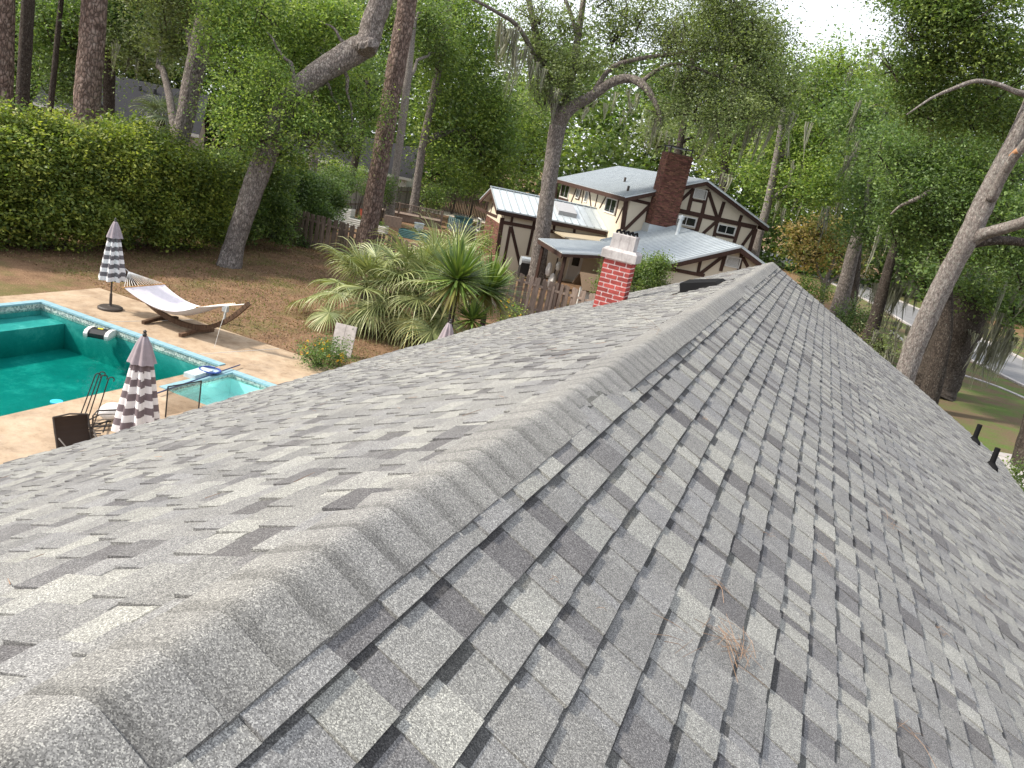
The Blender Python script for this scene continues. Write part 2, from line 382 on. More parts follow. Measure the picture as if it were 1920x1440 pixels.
bowl(mb, ring(SX0+.42, SX1-.42, SY0+.42, SY1-.42, -.45), ring(SX0+.46, SX1-.46, SY0+.46, SY1-.46, sz)); mb.raw(ring(SX0+.46, SX1-.46, SY0+.46, SY1-.46, sz), [[0, 1, 2, 3]])
M_AQUA = plain('aqua_plaster', (.62, .88, .90), .7, var=.1, scale=3)
part(mb, 'shell', M_AQUA, spa)
mb = MB()
for a, b, n in (((SX0, SY1), (SX1, SY1), (0, -1)), ((SX0, SY0), (SX0, SY1), (1, 0))):
    o = np.array(n)*.008; P = [(a[0], a[1]), (b[0], b[1]), (b[0]+o[0], b[1]+o[1]), (a[0]+o[0], a[1]+o[1])]
    mb.box8([(x, y, -.11) for x, y in P]+[(x, y, .02) for x, y in P])
part(mb, 'waterline_band', M_TILEBAND, spa)
coping_run(spa, (SX0, SY1), (SX1, SY1), (0, 1), .15); coping_run(spa, (SX0, SY0), (SX0, SY1+.15), (-1, 0), .15)
def _spaw(t, b):
    t['wcol'] = (.35, .9, .92, 1); _water(t, b)
mb = MB().box8([(x, y, -.9485) for x, y, _ in ring(SX0+.47, SX1-.47, SY0+.47, SY1-.47, 0)]+[(x, y, -.447) for x, y, _ in ring(SX0+.43, SX1-.43, SY0+.43, SY1-.43, 0)])
mb2 = MB().box((0, 0, 0), (1, 1, 1)); mb = MB().box8([(x, y, -.4475) for x, y, _ in ring(SX0+.012, SX1-.012, SY0+.012, SY1-.012, 0)]+[(x, y, -.055) for x, y, _ in ring(SX0+.012, SX1-.012, SY0+.012, SY1-.012, 0)])
struct(mb.build('spa_water', mat('spa_water', _spaw)))

# street on the far side of the front yard
near = [(30, 8), (21, 26), (15.2, 39), (12.3, 47.5), (11.0, 52), (9.9, 56), (8.2, 66), (6.1, 79.6), (3.4, 91), (-.2, 103), (-6, 118), (-16, 140)]
def offset_line(pts, d):
    P = np.array(pts, float); T = np.gradient(P, axis=0); T /= np.linalg.norm(T, axis=1)[:, None]
    return P+np.stack([T[:, 1], -T[:, 0]], 1)*d
def strip(p0, p1, z, name, m, h=None):
    p0 = np.asarray(p0); p1 = np.asarray(p1); n = len(p0); mb = MB()
    V = [(x, y, z) for x, y in p0]+[(x, y, z) for x, y in p1]
    Q = [[i, i+1, n+i+1, n+i][::-1] for i in range(n-1)]
    mb.raw(V, Q)
    if h:
        V2 = [(x, y, z-h) for x, y in p0]+[(x, y, z-h) for x, y in p1]
        mb.raw(V+V2, [[i, i+1, 2*n+i+1, 2*n+i] for i in range(n-1)]+[[n+i+1, n+i, 3*n+i, 3*n+i+1] for i in range(n-1)])
    return struct(mb.build(name, m))
def smoothline(pts, k=6):
    P = np.array(pts, float); out = []
    for i in range(len(P)-1):
        p0, p1, p2, p3 = P[max(0, i-1)], P[i], P[i+1], P[min(len(P)-1, i+2)]
        for s in range(k):
            t = s/k; out.append(.5*((2*p1)+(-p0+p2)*t+(2*p0-5*p1+4*p2-p3)*t*t+(-p0+3*p1-3*p2+p3)*t**3))
    out.append(P[-1]); return np.array(out)
near_s = smoothline(near)
strip(offset_line(near_s, -3.4), offset_line(near_s, 14), .0075, 'lawn', M_LAWN)
struct(MB().ngon([(5.0, 12, .0035), (15, 12, .0035), (17, 30, .0035), (12, 45, .0035), (7.5, 62, .0035), (4.4, 60, .0035), (4.0, 40, .0035), (3.6, 24, .0035)]).build('front_lawn', M_LAWN))
strip(near_s, offset_line(near_s, 6.2), .012, 'street', M_ASPHALT)
strip(offset_line(near_s, -.16), offset_line(near_s, .14), .11, 'kerb', M_CONC, .12)
strip(offset_line(near_s, 6.1), offset_line(near_s, 6.4), .11, 'kerb', M_CONC, .12)
edge = smoothline([(13.5, 38), (11.25, 43.7), (9.9, 45.8), (8.4, 46.7), (7.4, 49), (6.8, 53), (6.2, 60)])
wob = offset_line(edge, 0)+rng.normal(0, .03, edge.shape)
strip(offset_line(wob, -.16), offset_line(wob, .16), .05, 'edging', M_CONC, .06)
strip([(6.0, 19), (7.0, 26), (7.2, 29.2)], [(9.0, 19), (8.3, 26), (8.0, 29.6)], .03, 'garden_path', M_CONC, .04)
# ================================================================ the shingled house
RX, RZ = -.822, CAM_H-.928                                # ridge
TR, TL = .517, .492
Y0R, Y1R = -2.2, 17.0
EXR, EXL = 4.35, -6.25
ROOTH = thing('shingled_house', 'house with grey asphalt shingle roof and red brick chimney', 'house', (-1, 8, 0))
def frame(sg):
    t = TR if sg > 0 else TL; th = math.atan(t)
    S = np.array([sg*math.cos(th), 0, -math.sin(th)]); Nn = np.array([sg*math.sin(th), 0, math.cos(th)])
    return S, Nn, (EXR-RX if sg > 0 else RX-EXL)/math.cos(th)
E_ = .143
deckb = MB()
for sg in (1, -1):
    S, Nn, LEN = frame(sg); A = np.array([RX, 0, RZ])
    lo = A+S*LEN
    P = [A-Nn*.0, lo, lo-np.array([0, 0, .16]), A-np.array([0, 0, .16])]
    V = [(q[0], Y0R, q[2]-.025) for q in P]+[(q[0], Y1R, q[2]-.025) for q in P]
    deckb.raw(V, [[0, 1, 5, 4], [1, 2, 6, 5], [2, 3, 7, 6], [0, 3, 2, 1], [4, 5, 6, 7]])
roof = part(deckb, 'roof', plain('white_trim', (.55, .55, .55), .7), ROOTH)
wb = MB()
wx0, wx1, wz = EXL+.5, EXR-.5, 2.3
wb.box(((wx0+wx1)/2, (Y0R+Y1R)/2, 1.15), (wx1-wx0, Y1R-Y0R-.9, 2.3))
for yy in (Y0R+.45, Y1R-.45):
    wb.raw([(wx0, yy, 2.3), (wx1, yy, 2.3), (RX, yy, RZ-.35)], tris=[[0, 1, 2], [2, 1, 0]])
part(wb, 'wall', plain('house_wall', (.5, .47, .42), .9), ROOTH)
# shingles
TONES = .70*np.array([(.258, .257, .255), (.30, .299, .292), (.345, .345, .328), (.275, .275, .278), (.165, .161, .166), (.20, .197, .202)])
PROB = np.array([.24, .24, .18, .18, .07, .09])
def undul(sg, s, y): return .006*np.sin(y*1.9+sg)+.005*np.sin(s*2.3+y*.7)+.004*np.sin(y*4.3+s*1.1)
pieces = []       # (verts 8x3 , tint)
for sg in (1, -1):
    S, Nn, LEN = frame(sg); A = np.array([RX, 0, RZ]); ncr = int(LEN/E_)+1
    s_first = .219 if sg > 0 else .21
    for i in range(0, ncr+1):
        sb = s_first+E_*i                      # butt edge of this course
        if sb > LEN+.05: break
        y = Y0R+rng.uniform(-.3, 0); tooth = rng.random() < .5; prev = -1
        while y < Y1R:
            wd = rng.choice([.09, .12, .15, .18, .21, .25]) if tooth else rng.choice([.06, .09, .12, .16, .2])
            y1 = min(y+wd, Y1R+.012)
            if y1 <= Y0R or y1-y < .01: y = y1; tooth = not tooth; continue
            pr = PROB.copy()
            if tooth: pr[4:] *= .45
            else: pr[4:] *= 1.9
            if prev >= 0: pr[prev] *= .35
            k = rng.choice(6, p=pr/pr.sum()); prev = k
            col = TONES[k]*rng.uniform(.92, 1.08)
            T = (.0155 if tooth else .0075)+rng.uniform(-.0008, .0014)
            lift = .0015 if rng.random() < .93 else .004
            su = sb-E_-.012; sj = sb+rng.uniform(-.002, .002)
            ya, yb = y+.0011, y1-.0011
            c = []
            for (s_, yy, n_) in ((su, ya, -.012), (su, yb, -.012), (sj, yb, -.012), (sj, ya, -.012), (su, ya, .0008), (su, yb, .0008), (sj+rng.uniform(-.001, .001), yb, T+lift), (sj, ya, T+lift)):
                u_ = undul(sg, min(s_, sb) if s_ < sb-.05 else sb, yy)
                q = A+S*max(s_, 0)+Nn*(n_+u_); c.append((q[0], yy, q[2]))
            if sg < 0: c = [c[3], c[2], c[1], c[0], c[7], c[6], c[5], c[4]]
            bw_ = rng.uniform(.016, .036) if not tooth else rng.uniform(.005, .013)  # dark top strip: printed band plus the upper butt's shadow, painted into the tint
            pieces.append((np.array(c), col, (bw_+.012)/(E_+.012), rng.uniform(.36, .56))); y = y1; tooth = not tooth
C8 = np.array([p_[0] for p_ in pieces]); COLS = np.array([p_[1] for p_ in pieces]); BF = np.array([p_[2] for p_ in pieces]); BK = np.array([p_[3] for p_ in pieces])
FL = np.array([1 if p_[0][0][0] < RX and p_[0][3][0] < RX else 0 for p_ in pieces])   # left slope lists its butt edge first
def project(Pw):
    d = Pw-EYE; z = d@_F; zz = np.where(z > .05, z, np.nan)
    return np.stack([960+F_PX*(d@_R)/zz, 720-F_PX*(d@_U)/zz], -1)
tp = project(C8[:, 4:8, :].reshape(-1, 3)).reshape(-1, 4, 2)
ar = np.abs(.5*sum(tp[:, i, 0]*tp[:, (i+1) % 4, 1]-tp[:, (i+1) % 4, 0]*tp[:, i, 1] for i in range(4)))
cen = tp.mean(1); vis = (cen[:, 0] > -20) & (cen[:, 0] < 1940) & (cen[:, 1] > 0) & (cen[:, 1] < 1460)
score = np.where(vis & np.isfinite(ar), ar, 0); order = np.argsort(-score); top = order[:300]; rest = order[300:]
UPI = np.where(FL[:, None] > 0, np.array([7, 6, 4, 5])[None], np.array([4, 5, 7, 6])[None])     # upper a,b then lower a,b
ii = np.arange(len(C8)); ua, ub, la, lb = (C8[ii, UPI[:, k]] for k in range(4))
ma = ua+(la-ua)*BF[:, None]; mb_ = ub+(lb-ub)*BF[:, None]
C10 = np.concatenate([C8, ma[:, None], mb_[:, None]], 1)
QR = np.array([[4, 5, 9, 8], [8, 9, 6, 7], [0, 1, 5, 4], [1, 2, 6, 5], [2, 3, 7, 6], [3, 0, 4, 7]])[:, ::-1]
QL = np.array([[8, 9, 6, 7], [4, 5, 9, 8], [0, 1, 5, 4], [1, 2, 6, 5], [2, 3, 7, 6], [3, 0, 4, 7]])[:, ::-1]
QL = np.array([[9, 8, 7, 6], [8, 9, 5, 4], [0, 1, 5, 4], [1, 2, 6, 5], [2, 3, 7, 6], [3, 0, 4, 7]])[:, ::-1]
QL = np.array([[8, 9, 6, 7], [4, 5, 9, 8], [0, 1, 5, 4], [1, 2, 6, 5], [2, 3, 7, 6], [3, 0, 4, 7]])[:, ::-1]
def piece_faces(k):
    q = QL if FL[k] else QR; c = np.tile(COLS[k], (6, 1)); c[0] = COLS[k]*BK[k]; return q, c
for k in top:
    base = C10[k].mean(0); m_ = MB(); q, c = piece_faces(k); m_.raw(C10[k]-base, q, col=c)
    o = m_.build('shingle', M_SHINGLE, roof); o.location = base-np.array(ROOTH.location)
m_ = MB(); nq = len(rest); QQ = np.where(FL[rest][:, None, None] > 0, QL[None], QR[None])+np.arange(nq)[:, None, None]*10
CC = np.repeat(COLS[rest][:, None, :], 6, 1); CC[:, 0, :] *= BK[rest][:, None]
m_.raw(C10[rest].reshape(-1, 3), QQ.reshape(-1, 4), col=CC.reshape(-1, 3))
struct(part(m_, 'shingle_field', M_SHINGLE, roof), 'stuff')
# ridge caps, butts facing away along the ridge
prof = []
hw = .165
for sg in (-1, 1):
    pass
def capprof(off):
    out = []
    for s_ in hw*np.array([-1, -.7, -.4, -.22, -.13, -.06, 0, .06, .13, .22, .4, .7, 1]):
        sg = 1 if s_ >= 0 else -1; S, Nn, _ = frame(sg)
        a = abs(s_); rd = .038
        x = RX+S[0]*a; z = RZ+S[2]*a+.016+off
        z -= .5*(TR+TL)/2*rd*max(0, 1-a/rd)**2*.9
        out.append((x, z))
    return out
yk = Y0R; nc = 0
CE = .147
while yk < Y1R-.02:
    y1 = min(yk+CE+.0, Y1R+.015); bj = rng.uniform(-.008, .01); ys = [yk-.03, yk+.0, yk+.012, yk+.034+bj, yk+.055+bj, y1]
    offs = [-.003, .0000, .0006, .0018, .0024, .0052+rng.uniform(-.001, .001)]
    ct = np.array((.196, .194, .189))*rng.uniform(.93, 1.07); dk = ct*rng.uniform(.66, .82)  # dk: printed band and the overlap's cast shadow, both put into the tint
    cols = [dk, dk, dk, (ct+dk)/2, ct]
    m_ = MB(); rows = []; jit = rng.uniform(-.004, .004)
    for yy, of in zip(ys, offs):
        wav = .004*math.sin(yk*1.7)+.003*math.sin(yk*5.1)
        rows.append([(x+jit*.4, yy, z+wav) for x, z in capprof(of)])
    V = [q for r in rows for q in r]+list(rows[-1])+[(x, y1, z-.009) for x, _, z in rows[-1]]; nn = 13; Q = []; QC = []
    for i in range(5):
        for j in range(12): Q.append([i*nn+j, i*nn+j+1, (i+1)*nn+j+1, (i+1)*nn+j]); QC.append(cols[i])
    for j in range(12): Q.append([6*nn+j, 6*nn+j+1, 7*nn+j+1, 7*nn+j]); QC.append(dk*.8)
    b = len(V)
    for j, e in ((0, -1), (12, 1)):       # side skirts
        for i in range(5):
            V += [rows[i][j], rows[i+1][j], (rows[i+1][j][0], rows[i+1][j][1], rows[i+1][j][2]-.014), (rows[i][j][0], rows[i][j][1], rows[i][j][2]-.014)]
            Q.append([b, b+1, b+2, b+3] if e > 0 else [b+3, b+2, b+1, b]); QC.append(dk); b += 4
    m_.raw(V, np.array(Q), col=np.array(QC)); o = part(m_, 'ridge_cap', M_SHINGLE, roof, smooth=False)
    nn_ = np.ones(len(o.data.polygons), bool); o.data.polygons.foreach_set('use_smooth', nn_)
    yk += CE
# red brick chimney through the left slope
CX0, CX1, CY0, CY1 = -3.29, -2.80, 12.88, 13.2
def roofz(x): return RZ-(TR*(x-RX) if x > RX else TL*(RX-x))
chz = 4.76
mb = MB().box(((CX0+CX1)/2, (CY0+CY1)/2, (3.3+chz)/2), (CX1-CX0-.012, CY1-CY0-.012, chz-3.3)); chim = part(mb, 'chimney', M_MORTAR, ROOTH)
bh, bl, jt = .060, .205, .021
row = 0; z = 3.70
while z+bh < chz:
    for (a, b, fixed, axis, sgn) in ((CX0, CX1, CY0, 'x', -1), (CY0, CY1, CX1, 'y', 1), (CY0, CY1, CX0, 'y', -1)):
        s = a-(bl*.5 if row % 2 else 0) + (.03 if axis == 'y' else 0)
        while s < b-.01:
            s0, s1 = max(a, s), min(b, s+bl-jt)
            if s1-s0 > .02:
                c = np.array((.31, .055, .048))*rng.uniform(.72, 1.2); dpt = .05; ex = .0035+rng.uniform(0, .002)
                if axis == 'x': cc, dd = ((s0+s1)/2, fixed+dpt/2-ex, z+bh/2), (s1-s0, dpt, bh)
                else: cc, dd = (fixed-sgn*(dpt/2-ex), (s0+s1)/2, z+bh/2), (dpt-.002, s1-s0-(.011), bh-.001)
                if z > roofz(cc[0])-.15: part(MB().box(cc, dd, c), 'brick', M_BRICK, chim)
            s += bl
    z += bh+jt; row += 1
cxm, cym = (CX0+CX1)/2, (CY0+CY1)/2
def slab(mb, hx, hy, z0, z1, ch):
    r = [(hx, hy, z0), (hx, hy, z1-ch), (hx-ch, hy-ch, z1)]
    V = [(cxm+sx*a, cym+sy*b, zz) for a, b, zz in r for sx, sy in ((-1, -1), (1, -1), (1, 1), (-1, 1))]
    Q = [[i*4+j, i*4+(j+1) % 4, i*4+4+(j+1) % 4, i*4+4+j] for i in range(2) for j in range(4)]+[[8, 9, 10, 11], [3, 2, 1, 0]]
    return mb.raw(V, Q)
part(slab(MB(), .305, .22, chz, chz+.18, .045), 'chimney_cap', M_CONC, chim)
part(slab(MB(), .205, .14, chz+.17, chz+.43, .012), 'flue_block', M_CONC, chim)
mb = MB()
for i in range(5): mb.tube([(cxm-.15+.075*i, cym-.09, chz+.42), (cxm-.15+.075*i, cym-.09, chz+.465), (cxm-.13+.075*i, cym+.0, chz+.485), (cxm-.13+.075*i, cym+.09, chz+.42)], [.022, .022, .02, .018], 7)
part(mb, 'flue_grille', M_VENT, chim)
# lead flashing step
# box vent near the ridge, two vent pipes
S, Nn, _ = frame(-1)
def onL(x, y, n): return np.array([x, y, roofz(x)])+Nn*n
mb = MB()
b0 = [onL(-1.66, 11.25, .0), onL(-1.14, 11.25, .0), onL(-1.14, 12.2, .0), onL(-1.66, 12.2, .0)]
t0 = [onL(-1.64, 11.28, .15), onL(-1.2, 11.28, .06), onL(-1.2, 12.17, .06), onL(-1.64, 12.17, .15)]
mb.box8([q for q in b0]+[q for q in t0])
f0 = [onL(-1.76, 11.15, -.002), onL(-1.05, 11.15, -.002), onL(-1.05, 12.3, -.002), onL(-1.76, 12.3, -.002)]
f1 = [q+Nn*.016 for q in f0]; mb.box8(f0+f1)
part(mb, 'box_vent', M_VENT, ROOTH)
for x, y in ((3.65, 16.25), (3.63, 14.5)):
    z = roofz(x); mb = MB().lathe([(.13, -.05), (.12, .0), (.06, .06), (.05, .08)], 14, (x, y, z)); mb.lathe([(.045, -.1), (.045, .33), (.036, .33), (.036, .2)], 14, (x, y, z))
    part(mb, 'vent_pipe', M_VENT, ROOTH, smooth=False)
# fallen pine needles on the roof
mb = MB(); nd = []
for (px, py, k, ln) in ((1345, 1110, 7, .13), (1370, 1215, 26, .2), (1262, 1205, 6, .16), (1672, 985, 9, .24), (1228, 900, 4, .06), (1705, 1372, 5, .16), (1760, 1190, 8, .16), (1880, 985, 4, .2), (1440, 1010, 3, .1), (1320, 790, 4, .06), (1600, 840, 5, .14), (1215, 612, 5, .2), (1540, 1050, 4, .1), (1120, 1148, 2, .03), (1033, 1095, 3, .025), (1850, 1130, 5, .12)):
    d = ray(px, py); kk = (RZ-TR*(0-RX)-CAM_H)/(d[2]+TR*d[0]); c0 = EYE+d*kk
    Sr, Nr, _ = frame(1)
    for i in range(k):
        a = rng.normal(.9, .5) if k < 20 else rng.uniform(0, 3.1); u_ = Sr*math.cos(a)+np.array([0, 1, 0])*math.sin(a); l = ln*rng.uniform(.5, 1.1)
        q = c0+Sr*rng.normal(0, ln*.22)+np.array([0, 1, 0])*rng.normal(0, ln*.25)+Nr*(.016+rng.uniform(0, .008))
        mb.tube([q-u_*l/2, q+Nr*rng.uniform(0, .012), q+u_*l/2], [.0008, .0009, .0005], 4, col=np.array((.27, .17, .105))*rng.uniform(.6, 1.25), cap=False)
for i in range(160):
    y = rng.uniform(1, 16); x = RX-rng.uniform(.3, 5.2); Sl, Nl, _ = frame(-1); a = rng.uniform(0, 3.1); u_ = Sl*math.cos(a)+np.array([0, 1, 0])*math.sin(a); l = rng.uniform(.04, .14)
    q = np.array([x, y, roofz(x)])+Nl*.022; mb.tube([q-u_*l/2, q+u_*l/2], [.0014, .0009], 4, col=np.array((.27, .16, .10))*rng.uniform(.7, 1.2), cap=False)
struct(mb.build('fallen_pine_needles', M_TINT), 'stuff', 'scattered brown pine needles lying on the grey shingles')

# ================================================================ the half-timbered house next door
TO = np.array([-3.2, 35.9, 0.0]); TU = np.array([-.559, .829, 0]); TV = np.array([.829, .559, 0]); TZ = np.array([0, 0, 1.0])
def H_(u, v, z): return TO+TU*u+TV*v+TZ*z
TUD = thing('half_timbered_house', 'cream and brown half-timbered house with metal roofs behind the board fence', 'house', tuple(H_(8, 0, 0)))
def prism_u(mb, prof, u0, u1, col=(1, 1, 1)):          # (v,z) profile pushed along u
    n = len(prof); V = [H_(u0, v, z) for v, z in prof]+[H_(u1, v, z) for v, z in prof]
    mb.raw(V, [[i, (i+1) % n, n+(i+1) % n, n+i] for i in range(n)], col=col); b = mb.n-2*n
    mb.ng += [[b+i for i in range(n)][::-1], [b+n+i for i in range(n)]]; mb.ngc += [col, col]; return mb
def prism_v(mb, prof, v0, v1, col=(1, 1, 1)):          # (u,z) profile pushed along v
    n = len(prof); V = [H_(u, v0, z) for u, z in prof]+[H_(u, v1, z) for u, z in prof]
    mb.raw(V, [[i, (i+1) % n, n+(i+1) % n, n+i] for i in range(n)], col=col); b = mb.n-2*n
    mb.ng += [[b+i for i in range(n)], [b+n+i for i in range(n)][::-1]]; mb.ngc += [col, col]; return mb
walls = MB()
vm = 1.335
prism_u(walls, [(-2.5, 0), (5.2, 0), (5.2, 5.40), (vm, 6.86), (-2.5, 5.40)], 8.3, 22.4)
prism_v(walls, [(11.0, 0), (16.2, 0), (16.2, 3.28), (13.6, 4.12), (11.0, 3.28)], -8.5, -2.51)
prism_u(walls, [(-3.35, 0), (3.35, 0), (3.35, 2.88), (0, 4.22), (-3.35, 2.88)], .45, 8.29)
wallp = part(walls, 'wall', M_STUCCO, TUD)
# brick base under the low gable and on the wing's end wall
M_TBRICK = tinted('brown_brick', .9, var=.25, scale=10, bmp=.2)
def brick_field(mb, org, du, dn, w_, h_, skip=None, L=.21, hh=.068, colr=(.135, .062, .045), prot=.02):
    r_ = 0; z = 0.0; nrm = np.asarray(dn)
    while z+hh <= h_+1e-6:
        s = -(L/2 if r_ % 2 else 0)
        while s < w_:
            a, b = max(0, s), min(w_, s+L-.012)
            if b-a > .02 and not (skip and skip((a+b)/2, z)):
                o = np.asarray(org)+np.asarray(du)*a+TZ*z; e = np.asarray(du)*(b-a); up = TZ*(hh-.012); f = nrm*(prot+rng.uniform(-.003, .004))
                mb.raw([o+f, o+e+f, o+e+up+f, o+up+f, o, o+e, o+e+up, o+up], [[0, 1, 2, 3], [3, 2, 6, 7], [1, 5, 6, 2], [0, 3, 7, 4], [0, 4, 5, 1]], col=np.array(colr)*rng.uniform(.55, 1.45)*np.array([1, rng.uniform(.85, 1.15), 1]))
            s += L
        z += hh; r_ += 1
    return mb
mb = MB(); brick_field(mb, H_(.45, -3.3, 0), TV, -TU, 6.6, 2.2); struct(part(mb, 'brickwork', M_TBRICK, TUD), 'stuff')
mb = MB(); brick_field(mb, H_(16.1, -8.5, 0), -TU, -TV, 5.1, 2.45); struct(part(mb, 'brickwork', M_TBRICK, TUD), 'stuff')
part(prism_u(MB(), [(-3.28, 0.02), (3.28, .02), (3.28, 2.18), (-3.28, 2.18)], .44, .46), 'brick_backing', M_DKMORTAR, TUD)
part(prism_v(MB(), [(11.05, 0.02), (16.15, .02), (16.15, 2.43), (11.05, 2.43)], -8.507, -8.47), 'brick_backing', M_DKMORTAR, TUD)
# corrugated slopes: ribs run from ridge to eave
def ribbed(p00, p10, p01, p11, pitch, name, parent, thick=.03):
    # p00,p10 along the ridge; p01,p11 along the eave
    L = np.linalg.norm(np.asarray(p10)-np.asarray(p00)); n = max(2, int(L/pitch)); mb = MB(); up = np.cross(np.asarray(p10)-np.asarray(p00), np.asarray(p01)-np.asarray(p00)); up /= np.linalg.norm(up)
    if up[2] < 0: up = -up
    prof = []
    for i in range(n):
        for f_, h in ((0, 0), (.70, 0), (.78, .045), (.90, .045)): prof.append(((i+f_)/n, h))
    prof.append((1, 0)); top_, bot_ = [], []
    for f_, h in prof:
        top_.append(np.asarray(p00)*(1-f_)+np.asarray(p10)*f_+up*h); bot_.append(np.asarray(p01)*(1-f_)+np.asarray(p11)*f_+up*h)
    k = len(prof); low = [q-up*(thick+.03) for q in bot_]; tlow = [q-up*(thick+.03) for q in top_]
    pc = np.ones((k-1, 3))
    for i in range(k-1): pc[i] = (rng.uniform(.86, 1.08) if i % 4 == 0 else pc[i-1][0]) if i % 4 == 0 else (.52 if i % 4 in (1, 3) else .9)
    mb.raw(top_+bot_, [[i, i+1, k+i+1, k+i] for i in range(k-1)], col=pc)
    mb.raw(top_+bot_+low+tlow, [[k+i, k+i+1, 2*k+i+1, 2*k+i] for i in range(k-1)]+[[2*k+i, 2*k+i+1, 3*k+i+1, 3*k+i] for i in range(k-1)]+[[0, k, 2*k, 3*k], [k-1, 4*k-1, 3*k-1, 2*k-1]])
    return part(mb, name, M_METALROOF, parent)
ze, zr = 5.34, 7.05
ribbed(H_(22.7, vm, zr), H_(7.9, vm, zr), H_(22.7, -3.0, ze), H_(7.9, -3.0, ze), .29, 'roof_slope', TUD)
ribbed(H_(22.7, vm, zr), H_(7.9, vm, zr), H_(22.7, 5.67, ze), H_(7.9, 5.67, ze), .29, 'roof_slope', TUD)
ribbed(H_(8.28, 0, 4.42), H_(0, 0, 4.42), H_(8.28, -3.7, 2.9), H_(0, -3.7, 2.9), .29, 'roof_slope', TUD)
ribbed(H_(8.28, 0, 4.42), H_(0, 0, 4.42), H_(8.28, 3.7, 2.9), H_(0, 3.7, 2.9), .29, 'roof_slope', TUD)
ribbed(H_(6.7, -3.5, 3.03), H_(2.0, -3.5, 3.03), H_(6.7, -7.45, 2.5), H_(2.0, -7.45, 2.5), .3, 'porch_roof', TUD)
part(MB().box8([H_(6.75, -5.6, 2.62), H_(6.75, -2.55, 2.62), H_(10.95, -2.55, 2.62), H_(10.95, -5.6, 2.62), H_(6.75, -5.6, 2.70), H_(6.75, -2.55, 2.9), H_(10.95, -2.55, 2.9), H_(10.95, -5.6, 2.70)]), 'flat_roof', plain('tan_membrane', (.34, .29, .21), .9), TUD)
# wing roof: standing-seam panels, each its own sheet
wr = part(MB().box8([H_(10.6, -9.05, 3.22), H_(10.6, -2.52, 3.22), H_(13.6, -2.52, 4.17), H_(13.6, -9.05, 4.17), H_(10.6, -9.05, 3.29), H_(10.6, -2.52, 3.29), H_(13.6, -2.52, 4.24), H_(13.6, -9.05, 4.24)]), 'wing_roof', M_METALROOF, TUD)
mb = MB().box8([H_(13.6, -9.05, 4.17), H_(13.6, -2.52, 4.17), H_(16.6, -2.52, 3.22), H_(16.6, -9.05, 3.22), H_(13.6, -9.05, 4.24), H_(13.6, -2.52, 4.24), H_(16.6, -2.52, 3.29), H_(16.6, -9.05, 3.29)])
part(mb, 'wing_roof', M_METALROOF, TUD)
npan = 15
for i in range(npan):
    a = -9.06+i*6.53/npan; b = -9.06+(i+1)*6.53/npan-.006; m_ = MB()
    pr_ = [(a, .008), (a+.03, .055), (a+.045, .055), (a+.06, .012), (b, .012)]
    V = [H_(10.58, v, 3.285+h) for v, h in pr_]+[H_(13.6, v, 4.243+h) for v, h in pr_]
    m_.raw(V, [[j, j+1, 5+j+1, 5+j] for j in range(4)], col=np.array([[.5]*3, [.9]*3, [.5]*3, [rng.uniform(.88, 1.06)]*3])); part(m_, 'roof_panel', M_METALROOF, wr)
part(MB().beam(H_(13.6, -9.08, 4.28), H_(13.6, -2.55, 4.28), .3, .05), 'ridge_flashing', M_METALROOF, wr)
# fascias and barge boards
def fascia(a, b, w_=.05, h_=.22, m_=None): part(MB().beam(a, b, w_, h_), 'fascia_board', m_ or M_TIMBER, TUD)
fascia(H_(7.93, -3.0, ze-.14), H_(22.7, -3.0, ze-.14)); fascia(H_(7.93, 5.67, ze-.14), H_(22.7, 5.67, ze-.14))
fascia(H_(7.93, -3.0, ze-.16), H_(7.93, vm, zr-.16)); fascia(H_(7.93, 5.67, ze-.16), H_(7.93, vm, zr-.16))
fascia(H_(10.62, -9.03, 3.12), H_(10.62, -2.6, 3.12)); fascia(H_(10.62, -9.02, 3.12), H_(13.6, -9.02, 4.07)); fascia(H_(13.6, -9.02, 4.07), H_(16.58, -9.02, 3.12))
fascia(H_(.03, -3.7, 2.74), H_(.03, 0, 4.26)); fascia(H_(.03, 3.7, 2.74), H_(.03, 0, 4.26)); fascia(H_(.05, -3.68, 2.74), H_(2.0, -3.68, 2.74)); fascia(H_(2.02, -7.42, 2.36), H_(6.7, -7.42, 2.36)); fascia(H_(2.02, -7.42, 2.38), H_(2.02, -3.6, 2.9), h_=.14)
